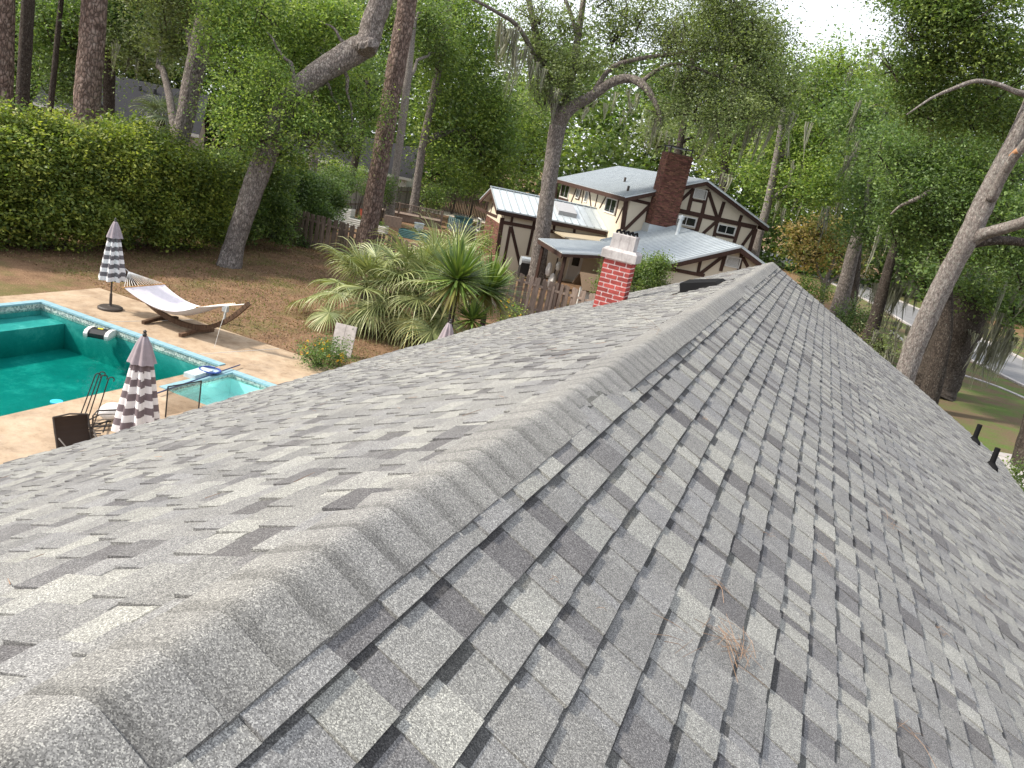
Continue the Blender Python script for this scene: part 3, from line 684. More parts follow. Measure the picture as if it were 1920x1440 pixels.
# timbers and openings traced on their wall planes
def c2(x, y): return 1140+x/5.54, 270+y/5.54
def c1(x, y): return 870+x/5.54, 300+y/5.54
PLG = (H_(8.3, 0, 0), -TU); PLL = (H_(10, -2.5, 0), -TV); PLW = (H_(11.0, 0, 0), -TU); PLE = (H_(13, -8.5, 0), -TV); PLP = (H_(.45, 0, 0), -TU)
def timber(pl, cv, x0, y0, x1, y1, wz, proud=.035, d=.09):
    a = hit(*cv(x0, y0), *pl); b = hit(*cv(x1, y1), *pl); n = pl[1]
    mid = .5*(np.linalg.norm(a-EYE)+np.linalg.norm(b-EYE)); t = (b-a)/np.linalg.norm(b-a)
    wd = max(.10, min(.24, m_px(wz/5.54, mid)*1.05))
    part(MB().beam(a+n*(proud-d/2), b+n*(proud-d/2), wd, d, up=n), 'timber', M_TIMBER, TUD)
for q in ((700, 685, 1540, 868, 45), (240, 575, 440, 622, 30), (190, 590, 150, 890, 44), (425, 640, 392, 850, 32), (890, 460, 830, 700, 38), (1035, 470, 975, 735, 38), (1205, 600, 1152, 770, 34), (1388, 740, 1358, 822, 30),
          (962, 760, 918, 905, 44), (1140, 790, 1100, 960, 34), (1368, 840, 1310, 1025, 34), (1535, 880, 1465, 1115, 40), (880, 470, 715, 625, 30), (1045, 500, 1130, 760, 32), (430, 640, 175, 890, 32), (1125, 805, 985, 930, 30), (1510, 890, 1385, 1065, 30), (870, 578, 1008, 606, 24), (1112, 936, 1335, 980, 24), (700, 862, 925, 905, 26)):
    timber(PLG, c2, *q, proud=.035+rng.uniform(-.004, .004))
for q in ((968, 225, 950, 420, 26), (1030, 245, 1000, 410, 20), (1175, 290, 1110, 450, 18), (1160, 395, 1200, 405, 20), (1225, 305, 1195, 420, 16), (1305, 330, 1322, 492, 17), (1395, 345, 1360, 502, 18), (1480, 378, 1412, 500, 16), (1612, 415, 1572, 585, 20), (1655, 490, 1580, 655, 18), (985, 395, 1085, 425, 22), (1250, 300, 1225, 450, 14)):
    timber(PLL, c1, *q, proud=.035+rng.uniform(-.004, .004))
for q in ((410, 648, 1160, 785, 34), (505, 580, 492, 650, 24), (735, 625, 655, 990, 28), (482, 690, 405, 1105, 28), (490, 690, 595, 1150, 30), (940, 665, 930, 735, 26), (1150, 705, 1140, 775, 26), (400, 600, 340, 1000, 40)):
    timber(PLW, c1, *q, proud=.035+rng.uniform(-.004, .004))
for q in ((190, 370, 175, 480, 14), (245, 380, 225, 512, 14), (300, 450, 280, 545, 14), (125, 495, 345, 590, 24), (350, 540, 345, 590, 18)):
    timber(PLE, c1, *q, proud=.035+rng.uniform(-.004, .004))
for q in ((520, 1275, 1000, 1365, 34), (690, 1255, 688, 1310, 26), (965, 1190, 930, 1345, 30), (1195, 1165, 958, 1345, 32), (1215, 1145, 1168, 1320, 34), (1395, 1110, 1350, 1340, 36), (1400, 1180, 1450, 1275, 30)):
    timber(PLP, c2, *q, proud=.04+rng.uniform(-.004, .004))
def opening(pl, cv, quad, name, fr=.07, bars=1, dark=M_GLASS):
    P = [hit(*cv(*q), *pl) for q in quad]; n = pl[1]; c = sum(P)/4
    ex = (P[1]-P[0]+P[2]-P[3])/2; ez = (P[3]-P[0]+P[2]-P[1])/2; ex[2] = 0; W = np.linalg.norm(ex); Hh = abs(ez[2]); ex /= W
    root = part(MB().box8([c+ex*sx*(W/2)+TZ*sz_*(Hh/2)+n*o for o in (-.02, .012) for sx, sz_ in ((-1, -1), (1, -1), (1, 1), (-1, 1))]), name, dark, TUD)
    m_ = MB()
    for sz_ in (-1, 1): m_.beam(c+ex*(-W/2-fr/2)+TZ*sz_*Hh/2+n*.02, c+ex*(W/2+fr/2)+TZ*sz_*Hh/2+n*.02, fr, .07, up=n)
    for sx in (-1, 1): m_.beam(c+ex*sx*W/2-TZ*(Hh/2-fr/2)+n*.021, c+ex*sx*W/2+TZ*(Hh/2-fr/2)+n*.021, fr, .068, up=n)
    for i in range(bars): q = c+ex*(W*((i+1)/(bars+1)-.5)); m_.beam(q-TZ*(Hh/2-fr/2)+n*.018, q+TZ*(Hh/2-fr/2)+n*.018, .035, .04, up=n)
    part(m_, 'frame', M_WHITE, root); return root, c, ex, W, Hh, n
opening(PLG, c2, [(722, 735), (918, 778), (895, 865), (712, 822)], 'window'); opening(PLG, c2, [(1150, 828), (1325, 866), (1302, 950), (1128, 912)], 'window')
for q in ([(1025, 250), (1108, 270), (1078, 400), (998, 380)], [(1182, 298), (1213, 306), (1190, 398), (1160, 390)], [(1276, 322), (1304, 328), (1276, 438), (1248, 430)], [(1488, 390), (1600, 418), (1562, 562), (1462, 535)]): opening(PLL, c1, q, 'window', .08)
opening(PLE, c1, [(150, 605), (180, 612), (165, 740), (135, 735)], 'window', .04, 0)
def louvre(pl, quad):
    root, c, ex, W, Hh, n = opening(pl, c2, quad, 'gable_vent', .05, 0, M_DKMORTAR); k = 9
    for i in range(k):
        z = c[2]-Hh/2+Hh*(i+.5)/k; o = c*1.0; o[2] = z
        part(MB().beam(o-ex*(W/2-.03)+n*.03, o+ex*(W/2-.03)+n*.03, Hh/k*.75, .012, up=n+TZ*.5), 'slat', M_WHITE, root)
louvre(PLG, [(905, 462), (1032, 488), (1002, 578), (882, 552)]); louvre(PLP, [(1240, 1160), (1375, 1190), (1350, 1285), (1208, 1265)])
# porch: door, posts
droot, c, ex, W, Hh, n = opening(PLW, c1, [(1100, 960), (1225, 985), (1195, 1250), (1075, 1230)], 'door', .06, 0, M_WHITE)
part(MB().box8([c+ex*sx*(W*.3)+TZ*(Hh*.2+sz_*Hh*.17)+n*o for o in (.013, .02) for sx, sz_ in ((-1, -1), (1, -1), (1, 1), (-1, 1))]), 'pane', M_GLASS, droot)
for u_, v_ in ((2.2, -7.2), (6.4, -7.2), (2.2, -5.0)): part(MB().beam(H_(u_, v_, 0), H_(u_, v_, 2.45+.1*(v_ > -6)), .14, .14, up=(0, 1, 0)), 'porch_post', M_TIMBER, TUD)
# big brick chimney on the gable
mb = MB().box8([H_(u, v, z) for z in (3.0, 8.0) for u, v in ((7.44, -1.36), (7.44, -.04), (8.4, -.04), (8.4, -1.36))]); ch2 = part(mb, 'chimney', M_DKMORTAR, TUD)
mb = MB()
brick_field(mb, H_(7.44, -1.40, 3.0), TV, -TU, 1.40, 5.02); brick_field(mb, H_(8.38, -1.36, 3.0), -TU, -TV, .98, 5.02); brick_field(mb, H_(7.40, -.04, 3.0), TU, TV, .98, 5.02)
struct(part(mb, 'brickwork', M_TBRICK, ch2), 'stuff')
mb = MB()
for u_, v_ in ((7.5, -1.3), (7.5, -.1), (8.3, -1.3), (8.3, -.1)): mb.beam(H_(u_, v_, 7.98), H_(u_, v_, 8.3), .06, .06, up=(0, 1, 0))
mb.box8([H_(u, v, z) for z in (8.28, 8.33) for u, v in ((7.4, -1.4), (7.4, 0), (8.4, 0), (8.4, -1.4))]); part(mb, 'spark_arrestor', M_BLACK, ch2)
part(MB().box8([H_(u, v, z) for z, k in ((3.3, .1), (4.25, .05)) for u, v in ((7.38-k, -1.45-k), (7.38-k, .02+k), (8.25, .02+k), (8.25, -1.45-k))]), 'flashing', M_GALV, ch2)
def low_z(v): return 4.42-abs(v)*(1.52/3.7)
p_ = H_(5.3, -.75, low_z(.75)); part(MB().lathe([(.13, -.1), (.1, .1), (.1, .75), (.15, .76), (.15, .92), (.02, .98)], 14, p_), 'flue_pipe', M_GALV, TUD)
sk = [H_(11.45, -5.35, 3.55), H_(11.45, -4.25, 3.55), H_(12.75, -4.25, 3.97), H_(12.75, -5.35, 3.97)]
part(MB().box8(sk+[q+TZ*.26 for q in sk]), 'skylight', plain('skylight_grey', (.33, .33, .34), .4), TUD)
for u_, v_ in ((13.5, -1.2), (9.6, -2.3)):
    zz = zr-(vm-v_)*(zr-ze)/(vm+3); part(MB().lathe([(.07, -.05), (.07, .3), (.05, .3)], 10, H_(u_, v_, zz)), 'vent_pipe', M_BRONZE, TUD)

# ================================================================ fences
def board_fence(name, label, a, b, h, bw, gap, y_wave=0.0, shadowbox=True):
    a = np.array(a); b = np.array(b); L = np.linalg.norm(b-a); d = (b-a)/L; nrm = np.array([d[1], -d[0], 0])
    if nrm[1] > 0: nrm = -nrm
    root = thing(name, label, 'fence', tuple(a)); n = int(L/(bw+gap))
    for z in (.35, h-.3): part(MB().beam(a+TZ*z, b+TZ*z, .045, .09), 'rail', M_FENCE, root)
    k = int(L/2.4)
    for i in range(k+1): q = a+d*(L*i/k); part(MB().beam(q-TZ*.1, q+TZ*(h-.12), .095, .095, up=(0, 1, 0)), 'post', M_FENCE, root)
    base = MB().box8([(sx*bw/2, sy*.011, z) for z in (0, h) for sx, sy in ((-1, -1), (1, -1), (1, 1), (-1, 1))])
    base.v[0][4:, 2] += np.array([0, -.0, -.0, 0])
    dog = MB().raw([(-bw/2, -.011, 0), (bw/2, -.011, 0), (bw/2, -.011, h-.04), (bw*.25, -.011, h), (-bw*.25, -.011, h), (-bw/2, -.011, h-.04),
                    (-bw/2, .011, 0), (bw/2, .011, 0), (bw/2, .011, h-.04), (bw*.25, .011, h), (-bw*.25, .011, h), (-bw/2, .011, h-.04)],
                   [[i, i+6, (i+1) % 6+6, (i+1) % 6] for i in range(6)])
    dog.ng += [[0, 1, 2, 3, 4, 5], [11, 10, 9, 8, 7, 6]]; dog.ngc += [(1, 1, 1)]*2
    me = dog.mesh('board', M_FENCE)
    for i in range(n):
        o = link('board', me, root); s = (i+.5)*(bw+gap)+rng.uniform(-.01, .01)
        side = (1 if i % 2 == 0 else -1) if shadowbox else 1
        q = d*s+nrm*(side*.036); o.location = (q[0], q[1], .03+rng.uniform(-.03, .03))
        o.rotation_euler = (rng.normal(0, .012), rng.normal(0, .018), math.atan2(d[1], d[0])+rng.normal(0, .02))
    return root
board_fence('board_fence', 'weathered brown shadow-box board fence behind the palms and hammock lawn', (-26.5, 31.7, 0), (-2.0, 28.9, 0), 1.62, .14, .035)
bf = thing('back_fence', 'long grey plank fence half covered in dark vines beside raised beds', 'fence', (-33, 50, 0))
mb = MB(); A0, A1 = np.array([-32.0, 43.5, 0]), np.array([-35.2, 66.5, 0]); L = np.linalg.norm(A1-A0); d = (A1-A0)/L
for i in range(int(L/.155)):
    q = A0+d*i*.155; hh = 1.85+rng.uniform(-.05, .05); mb.beam(q, q+TZ*hh, .14, .02, up=(1, .14, 0), col=np.array((.20, .185, .17))*rng.uniform(.6, 1.35))
struct(part(mb, 'planks', M_TINT, bf), 'stuff')
mb = MB()
for z in (.4, 1.45): mb.beam(A0+TZ*z+np.array([.05, 0, 0]), A1+TZ*z+np.array([.05, 0, 0]), .05, .09)
part(mb, 'rail', M_FENCE, bf)
bf2 = thing('corner_fence', 'brown plank fence closing off the far end of the garden', 'fence', (-30, 68, 0))
mb = MB(); A0, A1 = np.array([-35.4, 66.6, 0]), np.array([-22, 70, 0]); L = np.linalg.norm(A1-A0); d = (A1-A0)/L
for i in range(int(L/.155)):
    q = A0+d*i*.155; mb.beam(q, q+TZ*(1.9+rng.uniform(-.05, .05)), .14, .02, up=(.2, 1, 0), col=np.array((.17, .14, .12))*rng.uniform(.6, 1.35))
struct(part(mb, 'planks', M_TINT, bf2), 'stuff')

# ================================================================ vegetation
def leaf_arr(P, size, r_, up=.35, asp=.55, tri=False):
    n = len(P); ax = r_.normal(size=(n, 3)); ax[:, 2] *= .6; ax /= np.linalg.norm(ax, axis=1)[:, None]
    nr = r_.normal(size=(n, 3)); nr[:, 2] = np.abs(nr[:, 2])+up; sd = np.cross(ax, nr); sd /= np.linalg.norm(sd, axis=1)[:, None]+1e-9
    L = (size*r_.uniform(.7, 1.25, n))[:, None]
    if tri:
        V = np.stack([P-ax*L*.55, P+ax*L*.5+sd*L*asp*.62, P+ax*L*.5-sd*L*asp*.62], 1).reshape(-1, 3)
        return V, np.arange(n*3).reshape(-1, 3)
    V = np.stack([P-ax*L*.5, P+sd*L*asp*.5-ax*L*.05, P+ax*L*.5, P-sd*L*asp*.5-ax*L*.05], 1).reshape(-1, 3)
    return V, np.arange(n*4).reshape(-1, 4)
def pal_pick(pal, n, r_):
    k = r_.integers(0, len(pal), n); return np.array(pal)[k]*r_.uniform(.82, 1.2, (n, 1))
def blob_leaves(mb, c, rad, n, size, clump, pal, r_, per=36, tri=False, shell=.42, flat=.5, up=.35, lumpy=False):
    nc = max(1, int(n/per)); D = r_.normal(size=(nc, 3)); D /= np.linalg.norm(D, axis=1)[:, None]
    R = r_.uniform(0, 1, nc)**shell; cc = np.asarray(c)+D*R[:, None]*np.asarray(rad)
    if lumpy:
        ns = 9; D2 = r_.normal(size=(ns, 3)); D2 /= np.linalg.norm(D2, axis=1)[:, None]; sub = np.asarray(c)+D2*np.asarray(rad)*r_.uniform(.35, .8, (ns, 1)); k2 = r_.integers(0, ns, nc)
        cc = np.where((r_.random(nc) < .82)[:, None], sub[k2]+D*(R**.8)[:, None]*np.asarray(rad)*.40, cc)
    cc += r_.normal(0, clump*.4, cc.shape)
    bc = 1.35*pal_pick(pal, nc, r_)*r_.uniform(.72, 1.35, (nc, 1)); sc_ = r_.uniform(.55, 1.4, nc)
    idx = np.repeat(np.arange(nc), per)
    P = cc[idx]+r_.normal(size=(nc*per, 3))*np.array([1, 1, flat])*(clump*sc_[idx])[:, None]
    P = P[P[:, 2] > .03] if True else P
    col = bc[idx][:len(P)]*r_.uniform(.88, 1.12, (len(P), 1))
    V, Fq = leaf_arr(P, size, r_, up, tri=tri)
    if tri: mb.raw(V, tris=Fq, col=col)
    else: mb.raw(V, Fq, col=col)
def crown_px(root, spec, pal, seed, cover=2.6, leaf_px=6.0, clump_px=26, tri=True, name='crown', m=None, shell=.42, depth=.8):
    r_ = np.random.default_rng(seed); mb = MB(); cents = []; leaf_px *= .72; clump_px *= .8; cover *= .72; tw = MB()
    for (px, py, d, rx, ry) in spec:
        c = at(px, py, d); L = m_px(leaf_px, d)*r_.uniform(.85, 1.2); Rx, Ry = m_px(rx, d), m_px(ry, d)
        dirv = np.array([c[0], c[1], 0])/math.hypot(c[0], c[1]); rad = np.array([Rx, Rx, Ry]); rad[:2] *= (.55+.45*1)
        n = int(cover*math.pi*Rx*Ry/(.275*L*L*.6)); blob_leaves(mb, c, rad*np.array([depth+.2*0, depth, 1])+np.array([Rx*(1-depth)*abs(dirv[1]), Rx*(1-depth)*abs(dirv[0]), 0]), n, L, m_px(clump_px, d), pal, r_, tri=tri, shell=shell, lumpy=True); cents.append(c)
        for _ in range(7):
            dv = r_.normal(size=3); dv[2] = abs(dv[2])*.6; dv /= np.linalg.norm(dv); e = c+dv*np.array([Rx, Rx, Ry])*r_.uniform(.6, 1.0); st = c+r_.normal(size=3)*Rx*.15-np.array([0, 0, Ry*.4]); mid = (st+e)/2+r_.normal(size=3)*Rx*.12; tw.tube([st, mid, e], [m_px(1.5, d), m_px(1.0, d), m_px(.4, d)], 4, cap=False)
    struct(part(tw, 'twigs', M_DARKBARK, root), 'stuff')
    return part(mb, name, m or M_LEAF, root), cents
def trunk_px(root, spec, m, seed, name='trunk', n=14, lump=.05, flare=1.35, ground=True, sub=5):
    P = [at(x, y, d) for x, y, d, _ in spec]; R = [m_px(w_/2, d) for _, _, d, w_ in spec]
    if ground and P[0][2] > .15:
        d0 = P[0]-P[1]; b = P[0]+d0/max(.2, abs(d0[2]))*min(P[0][2], 50)*.35; b[2] = -.15; P = [b]+P; R = [R[0]*flare]+R
    elif ground: P[0][2] = -.12; R[0] *= 1
    Q = smoothline(np.column_stack([np.array(P), np.array(R)]), sub); mb = MB().tube(Q[:, :3], Q[:, 3], n, lump=lump, seed=seed)
    return part(mb, name, m, root, smooth=True)
def limb(root, a, b, r0, r1, m, seed, sag=.15, name='limb'):
    a = np.asarray(a); b = np.asarray(b); r_ = np.random.default_rng(seed); L = np.linalg.norm(b-a); k = 7
    P = [a+(b-a)*t+np.array([0, 0, math.sin(t*math.pi)*L*sag])+r_.normal(0, L*.025, 3)*math.sin(t*math.pi) for t in np.linspace(0, 1, k)]
    return part(MB().tube(smoothline(P, 2), np.linspace(r0, r1, (k-1)*2+1), 7, lump=.06, seed=seed), name, m, root, smooth=True)
def moss_at(mb, c, spread, n, L, r_, wpx=.03, col=(.24, .24, .20)):
    for i in range(max(2, n//7)):
        q0 = np.asarray(c)+r_.normal(size=3)*np.array([spread, spread, spread*.35]); l0 = L*r_.uniform(.3, 1.1); sway = r_.normal(size=2)*.12*l0; tc = np.array(col)*r_.uniform(.6, 1.3)
        for m in range(9):
            off = r_.normal(size=2)*.085; l = l0*r_.uniform(.45, 1.05); k = 6; w0 = wpx*r_.uniform(.5, 1.5); a = r_.uniform(0, 6.28); s_ = np.array([math.cos(a), math.sin(a), 0]); V = []
            for j in range(k):
                t = j/(k-1); f = (1-t*.75); p_ = q0+np.array([off[0]*f+sway[0]*t*t+r_.normal()*.014, off[1]*f+sway[1]*t*t+r_.normal()*.014, -l*t]); ww = w0*(1-t)**.6*(.6+.8*r_.random())+.003
                V += [p_-s_*ww, p_+s_*ww]
            mb.raw(V, [[2*j, 2*j+1, 2*j+3, 2*j+2] for j in range(k-1)], col=tc*r_.uniform(.75, 1.25))
def tree(name, label, base_px, group=None):
    b = at(*base_px); t = thing(name, label, 'tree', (b[0], b[1], 0), group); return t
G_OAK = [(.085, .135, .040), (.115, .165, .045), (.06, .10, .03), (.15, .195, .055), (.10, .135, .06)]
G_DARK = [(.058, .10, .034), (.08, .13, .042), (.105, .155, .05), (.07, .105, .045), (.125, .175, .06)]
G_BRIGHT = [(.13, .19, .045), (.17, .225, .055), (.09, .145, .035), (.20, .25, .065), (.07, .115, .035)]
G_GREY = [(.115, .14, .07), (.15, .175, .09), (.08, .105, .05), (.13, .165, .065)]
G_HEDGE = [(.135, .175, .035), (.175, .21, .042), (.10, .14, .033), (.23, .25, .055), (.07, .105, .03), (.12, .15, .04)]

# --- tall hedge of evergreen shrubs along the left boundary
HB = thing
hl = ['yellow-green evergreen shrub at the poolside end of the tall hedge', 'broad yellow-green hedge shrub in front of the thick flaky pine trunk', 'rounded hedge shrub below the dark shingle roof',
      'hedge shrub behind the striped umbrella beside the hammock', 'dark green hedge shrub left of the leaning oak trunk', 'shaded hedge shrub where the hedge meets the board fence', 'dark leafy shrub overhanging the corner of the board fence']
for i, (px, d, w_, ty, by, pal) in enumerate(((-60, 29.5, 150, 215, 460, G_HEDGE), (90, 30, 130, 218, 462, G_HEDGE), (215, 31.5, 115, 225, 458, G_HEDGE), (320, 33, 110, 262, 455, G_HEDGE), (430, 36, 110, 285, 440, G_OAK), (520, 39.5, 95, 305, 425, G_DARK), (575, 43.5, 60, 325, 395, G_DARK))):
    b = at(px, by, d); root = tag(link('hedge_shrub', None, None, (b[0], b[1], 0)), hl[i], 'shrub', 'hedge shrubs')
    r_ = np.random.default_rng(100+i); mb = MB()
    top = at(px, ty, d)[2]; R = m_px(w_, d)
    for (dx, dy, zc, rr, rz_) in ((0, 0, top*.5, R*.95, top*.5), (R*.35, -.3, top*.66, R*.6, top*.34), (-R*.45, .2, top*.6, R*.65, top*.36), (.2, -.6, top*.3, R*.9, top*.32))+tuple((r_.uniform(-R, R), 0, top*r_.uniform(.55, .93), R*r_.uniform(.18, .36), top*r_.uniform(.11, .2)) for _ in range(14))+tuple((r_.uniform(-R, R), r_.uniform(.5, 1.5), top*r_.uniform(.2, .85), r_.uniform(.5, .95), r_.uniform(.4, .75)) for _ in range(15)):
        side = np.array([_R0[0], _R0[1], 0])
        c = np.array([b[0], b[1], zc])+np.array([-.83, .56, 0])*0+np.array([.56, .83, 0])*dx+np.array([-.4, .1, 0])+np.array([.8, -.55, 0])*(max(0, dy)*.75 if rr < 1.2 else 0)
        L = .135; rad = np.array([rr*.62+(.3 if rr > 1.2 else .1), rr*.8, rz_]); n = int(2.2*math.pi*rr*rz_/(.275*L*L*.6)); blob_leaves(mb, c, rad, n, L, .2, pal, r_, per=22, shell=.33, flat=.8, up=.7)
    part(mb, 'foliage', M_LEAF, root); mb = MB()
    for k in range(5):
        a = r_.uniform(-.9, .9, 2); mb.tube([(b[0]+a[0]*.4, b[1]+a[1]*.4, -.05), (b[0]+a[0], b[1]+a[1], top*.45), (b[0]+a[0]*1.3, b[1]+a[1]*1.3, top*.8)], [.05, .035, .012], 6)
    part(mb, 'stem', M_DARKBARK, root)

# --- trunks behind the hedge
def simple_tree(name, label, tr, m, crowns, pal, seed, moss=0, group=None, cover=2.4, leaf_px=6.2, nl=4, mossL=1.6, tri=True):
    root = tree(name, label, (tr[0][0], tr[0][1], tr[0][2]), group); trunk_px(root, tr, m, seed)
    if crowns:
        _, cs = crown_px(root, crowns, pal, seed+1, cover, leaf_px, tri=tri); r_ = np.random.default_rng(seed+2)
        tops = [at(x, y, d) for x, y, d, _ in tr]
        for i, c in enumerate(cs[:nl]):
            k = min(range(len(tops)), key=lambda j: abs(tops[j][2]-(c[2]-np.linalg.norm(c-tops[j])*.35))+.3*np.linalg.norm(c-tops[j])); a = tops[k]
            limb(root, a, c, m_px(tr[k][3]*.28, tr[k][2]), .03, m, seed*31+i)
        if moss:
            mb = MB()
            for c in cs:
                for _ in range(moss):
                    q = c+r_.normal(size=3)*np.array([1, 1, .45])*m_px(40, tr[0][2]); moss_at(mb, q, .3, 16, mossL, r_, .022)
            struct(part(mb, 'moss', M_MOSS, root), 'stuff')
    return root
simple_tree('pine_tree', 'grey-brown pine trunk at the poolside end of the hedge', [(2, 240, 36, 30), (6, 120, 36, 28), (10, -40, 36, 26), (16, -300, 36, 22)], M_PINE, [(10, -260, 36, 120, 80)], G_DARK, 11)
simple_tree('pine_tree', 'smooth dark grey trunk between two pines behind the hedge', [(40, 235, 46, 19), (46, 120, 46, 18), (54, -20, 46, 17), (70, -260, 46, 12)], M_DARKBARK, [(70, -190, 46, 110, 80)], G_DARK, 12)
simple_tree('sapling', 'thin leaning grey trunk behind the hedge left of the thickest pine', [(92, 235, 50, 9), (104, 110, 50, 8), (116, -10, 50, 7), (130, -120, 50, 4)], M_DARKBARK, [(135, -100, 50, 50, 40)], G_DARK, 13)
simple_tree('pine_tree', 'thickest pine trunk with flaky reddish plates behind the hedge', [(160, 260, 34, 41), (168, 130, 34, 38), (178, 0, 34, 35), (195, -330, 34, 28)], M_PINE, [(190, -300, 34, 140, 80)], G_DARK, 14)
simple_tree('oak_tree', 'dark shaded trunk in front of the dark shingle roof', [(203, 235, 52, 17), (206, 130, 52, 17), (210, 40, 52, 15), (215, -40, 52, 12)], M_DARKBARK, [(150, 60, 54, 70, 60), (110, 130, 56, 70, 70), (210, 40, 52, 80, 50), (90, 30, 55, 70, 50), (260, 20, 52, 60, 60)], G_DARK, 15)
simple_tree('oak_tree', 'pale grey trunk leaning right in front of a fan palm', [(333, 285, 37, 29), (350, 210, 37, 30), (368, 120, 37, 30), (388, 20, 37, 30), (402, -90, 37, 26)], M_OAK, [(340, 60, 42, 60, 60), (300, -40, 40, 110, 70), (420, -60, 40, 100, 70), (270, 90, 50, 50, 50)], G_GREY, 16, moss=5)

# --- the leaning oak with the broken limb, in front of the board fence
root = tree('leaning_oak', 'leaning oak on the lawn with a broken limb and bright leafy sprouts', (430, 500, 31))
trunk_px(root, [(428, 502, 30.9, 44), (440, 460, 31, 36), (462, 390, 31, 37), (487, 320, 31, 37), (520, 235, 31, 38), (552, 175, 31, 38), (612, 128, 31, 40), (665, 97, 31, 42), (690, 78, 31, 40), (700, 40, 31, 38), (716, -5, 31, 36), (738, -70, 31, 30)], M_OAK, 21, n=18, sub=6)
part(MB().tube([at(688, 84, 30.6), at(688, 92, 30.45), at(688, 97, 30.4)], [.42, .4, .3], 12, lump=.16, seed=5), 'broken_stub', M_OAK, root)
_, cs = crown_px(root, [(440, 95, 32, 70, 60), (500, 40, 33, 95, 60), (600, 40, 33, 75, 50), (430, 190, 30.5, 45, 50), (470, 250, 30.3, 65, 42), (560, 110, 33.5, 60, 50), (530, 285, 32, 60, 32), (610, 215, 32, 70, 55), (650, 265, 31.5, 42, 38), (660, 165, 32.5, 55, 45), (580, 250, 30.2, 55, 40), (640, 40, 33, 50, 40), (420, 20, 34, 60, 50), (540, 190, 30.1, 30, 26), (700, 200, 33, 30, 40), (500, 150, 30.3, 40, 40)], G_BRIGHT, 22, 2.0, 6.2, 22)
for i, (a, b) in enumerate((((540, 195), (470, 250)), ((600, 140), (640, 215)), ((560, 170), (500, 60)), ((660, 100), (600, 40)), ((500, 290), (440, 200)), ((560, 175), (580, 255)), ((640, 110), (660, 250)))): limb(root, at(*a, 31), at(*b, 31.3), .09, .02, M_OAK, 300+i, .1)

# --- pine and trunks between the fence and the far house
simple_tree('pine_tree', 'reddish pine trunk rising behind the board fence and palms', [(684, 475, 35.5, 34), (700, 380, 35.5, 33), (722, 250, 35.5, 33), (745, 110, 35.5, 33), (764, 0, 35.5, 32), (790, -200, 35.5, 26)], M_PINE, [(790, -190, 36, 120, 70)], G_DARK, 31)
simple_tree('oak_tree', 'grey mottled trunk just right of the reddish pine', [(738, 352, 56, 14), (752, 250, 56, 14), (764, 150, 56, 13), (775, 40, 56, 11)], M_PALEBARK, [(800, 30, 58, 60, 50), (730, 20, 60, 60, 50), (820, 100, 60, 45, 40)], G_OAK, 32, moss=2)
simple_tree('oak_tree', 'slim trunk with pale patches right of the pine pair', [(780, 360, 62, 15), (793, 270, 62, 14), (812, 180, 62, 13), (838, 50, 62, 12), (850, -40, 62, 9)], M_OAK, [(870, 180, 64, 75, 60), (850, 250, 64, 80, 60), (905, 270, 66, 75, 65), (830, 110, 64, 55, 50), (900, 110, 66, 60, 60), (870, 20, 64, 70, 50), (820, 320, 66, 50, 30), (930, 200, 66, 50, 50)], G_OAK+G_BRIGHT, 33, cover=2.6)
simple_tree('oak_tree', 'crooked dark trunk standing before the white-walled house', [(660, 338, 66, 14), (668, 290, 66, 13), (683, 220, 66, 12), (690, 150, 66, 10)], M_DARKBARK, [(690, 160, 68, 60, 45), (640, 150, 68, 50, 40)], G_DARK, 34)
simple_tree('oak_tree', 'shaded trunk left of the white-walled house above the vines', [(585, 330, 50, 17), (590, 260, 50, 16), (596, 170, 50, 14), (600, 90, 50, 12)], M_OAK, [(560, 130, 54, 70, 60), (620, 70, 56, 70, 60)], G_OAK, 35)

# --- the forked oak with hanging moss beside the half-timbered house
root = tree('forked_oak', 'tall forked oak draped in grey moss beside the half-timbered house', (1005, 528, 41))
D = 41
trunk_px(root, [(1003, 535, D, 40), (1008, 505, D, 31), (1022, 400, D, 29), (1036, 300, D, 28), (1046, 235, D, 30)], M_OAK, 41, n=18)
def oak_limb(spec, seed, name='limb'): return trunk_px(root, spec, M_OAK, seed, name, 12, .05, 1, False)
oak_limb([(1046, 240, D, 26), (1042, 205, D, 20), (1026, 160, D+.5, 16), (1012, 100, D+.5, 13), (1000, 40, D+.5, 11), (985, -30, D+.5, 8)], 42)
oak_limb([(1046, 242, D, 24), (1058, 215, D-.3, 24), (1080, 196, D-.5, 20), (1110, 180, D-.8, 18), (1150, 153, D-1.2, 16), (1185, 148, D-1.6, 15), (1212, 166, D-2, 13), (1232, 200, D-2.2, 9), (1240, 230, D-2.2, 4)], 43)
oak_limb([(1048, 225, D, 20), (1066, 175, D+.4, 14), (1078, 110, D+.6, 13), (1088, 40, D+.7, 11), (1100, -40, D+.8, 8)], 44)
oak_limb([(1080, 60, D+.6, 8), (1070, 25, D+.8, 7), (1052, -20, D+.9, 6)], 45)
oak_limb([(1020, 140, D+.4, 9), (975, 55, D-1, 8), (935, 25, D-2, 6), (880, -5, D-3, 5)], 46)
oak_limb([(1110, 178, D-.8, 10), (1150, 125, D-1, 8), (1230, 105, D-1.5, 7), (1320, 95, D-2, 5), (1400, 80, D-2, 3)], 47)
oak_limb([(1200, 155, D-1.8, 8), (1260, 120, D-2, 6), (1340, 140, D-2.4, 5), (1420, 170, D-2.4, 3)], 48)
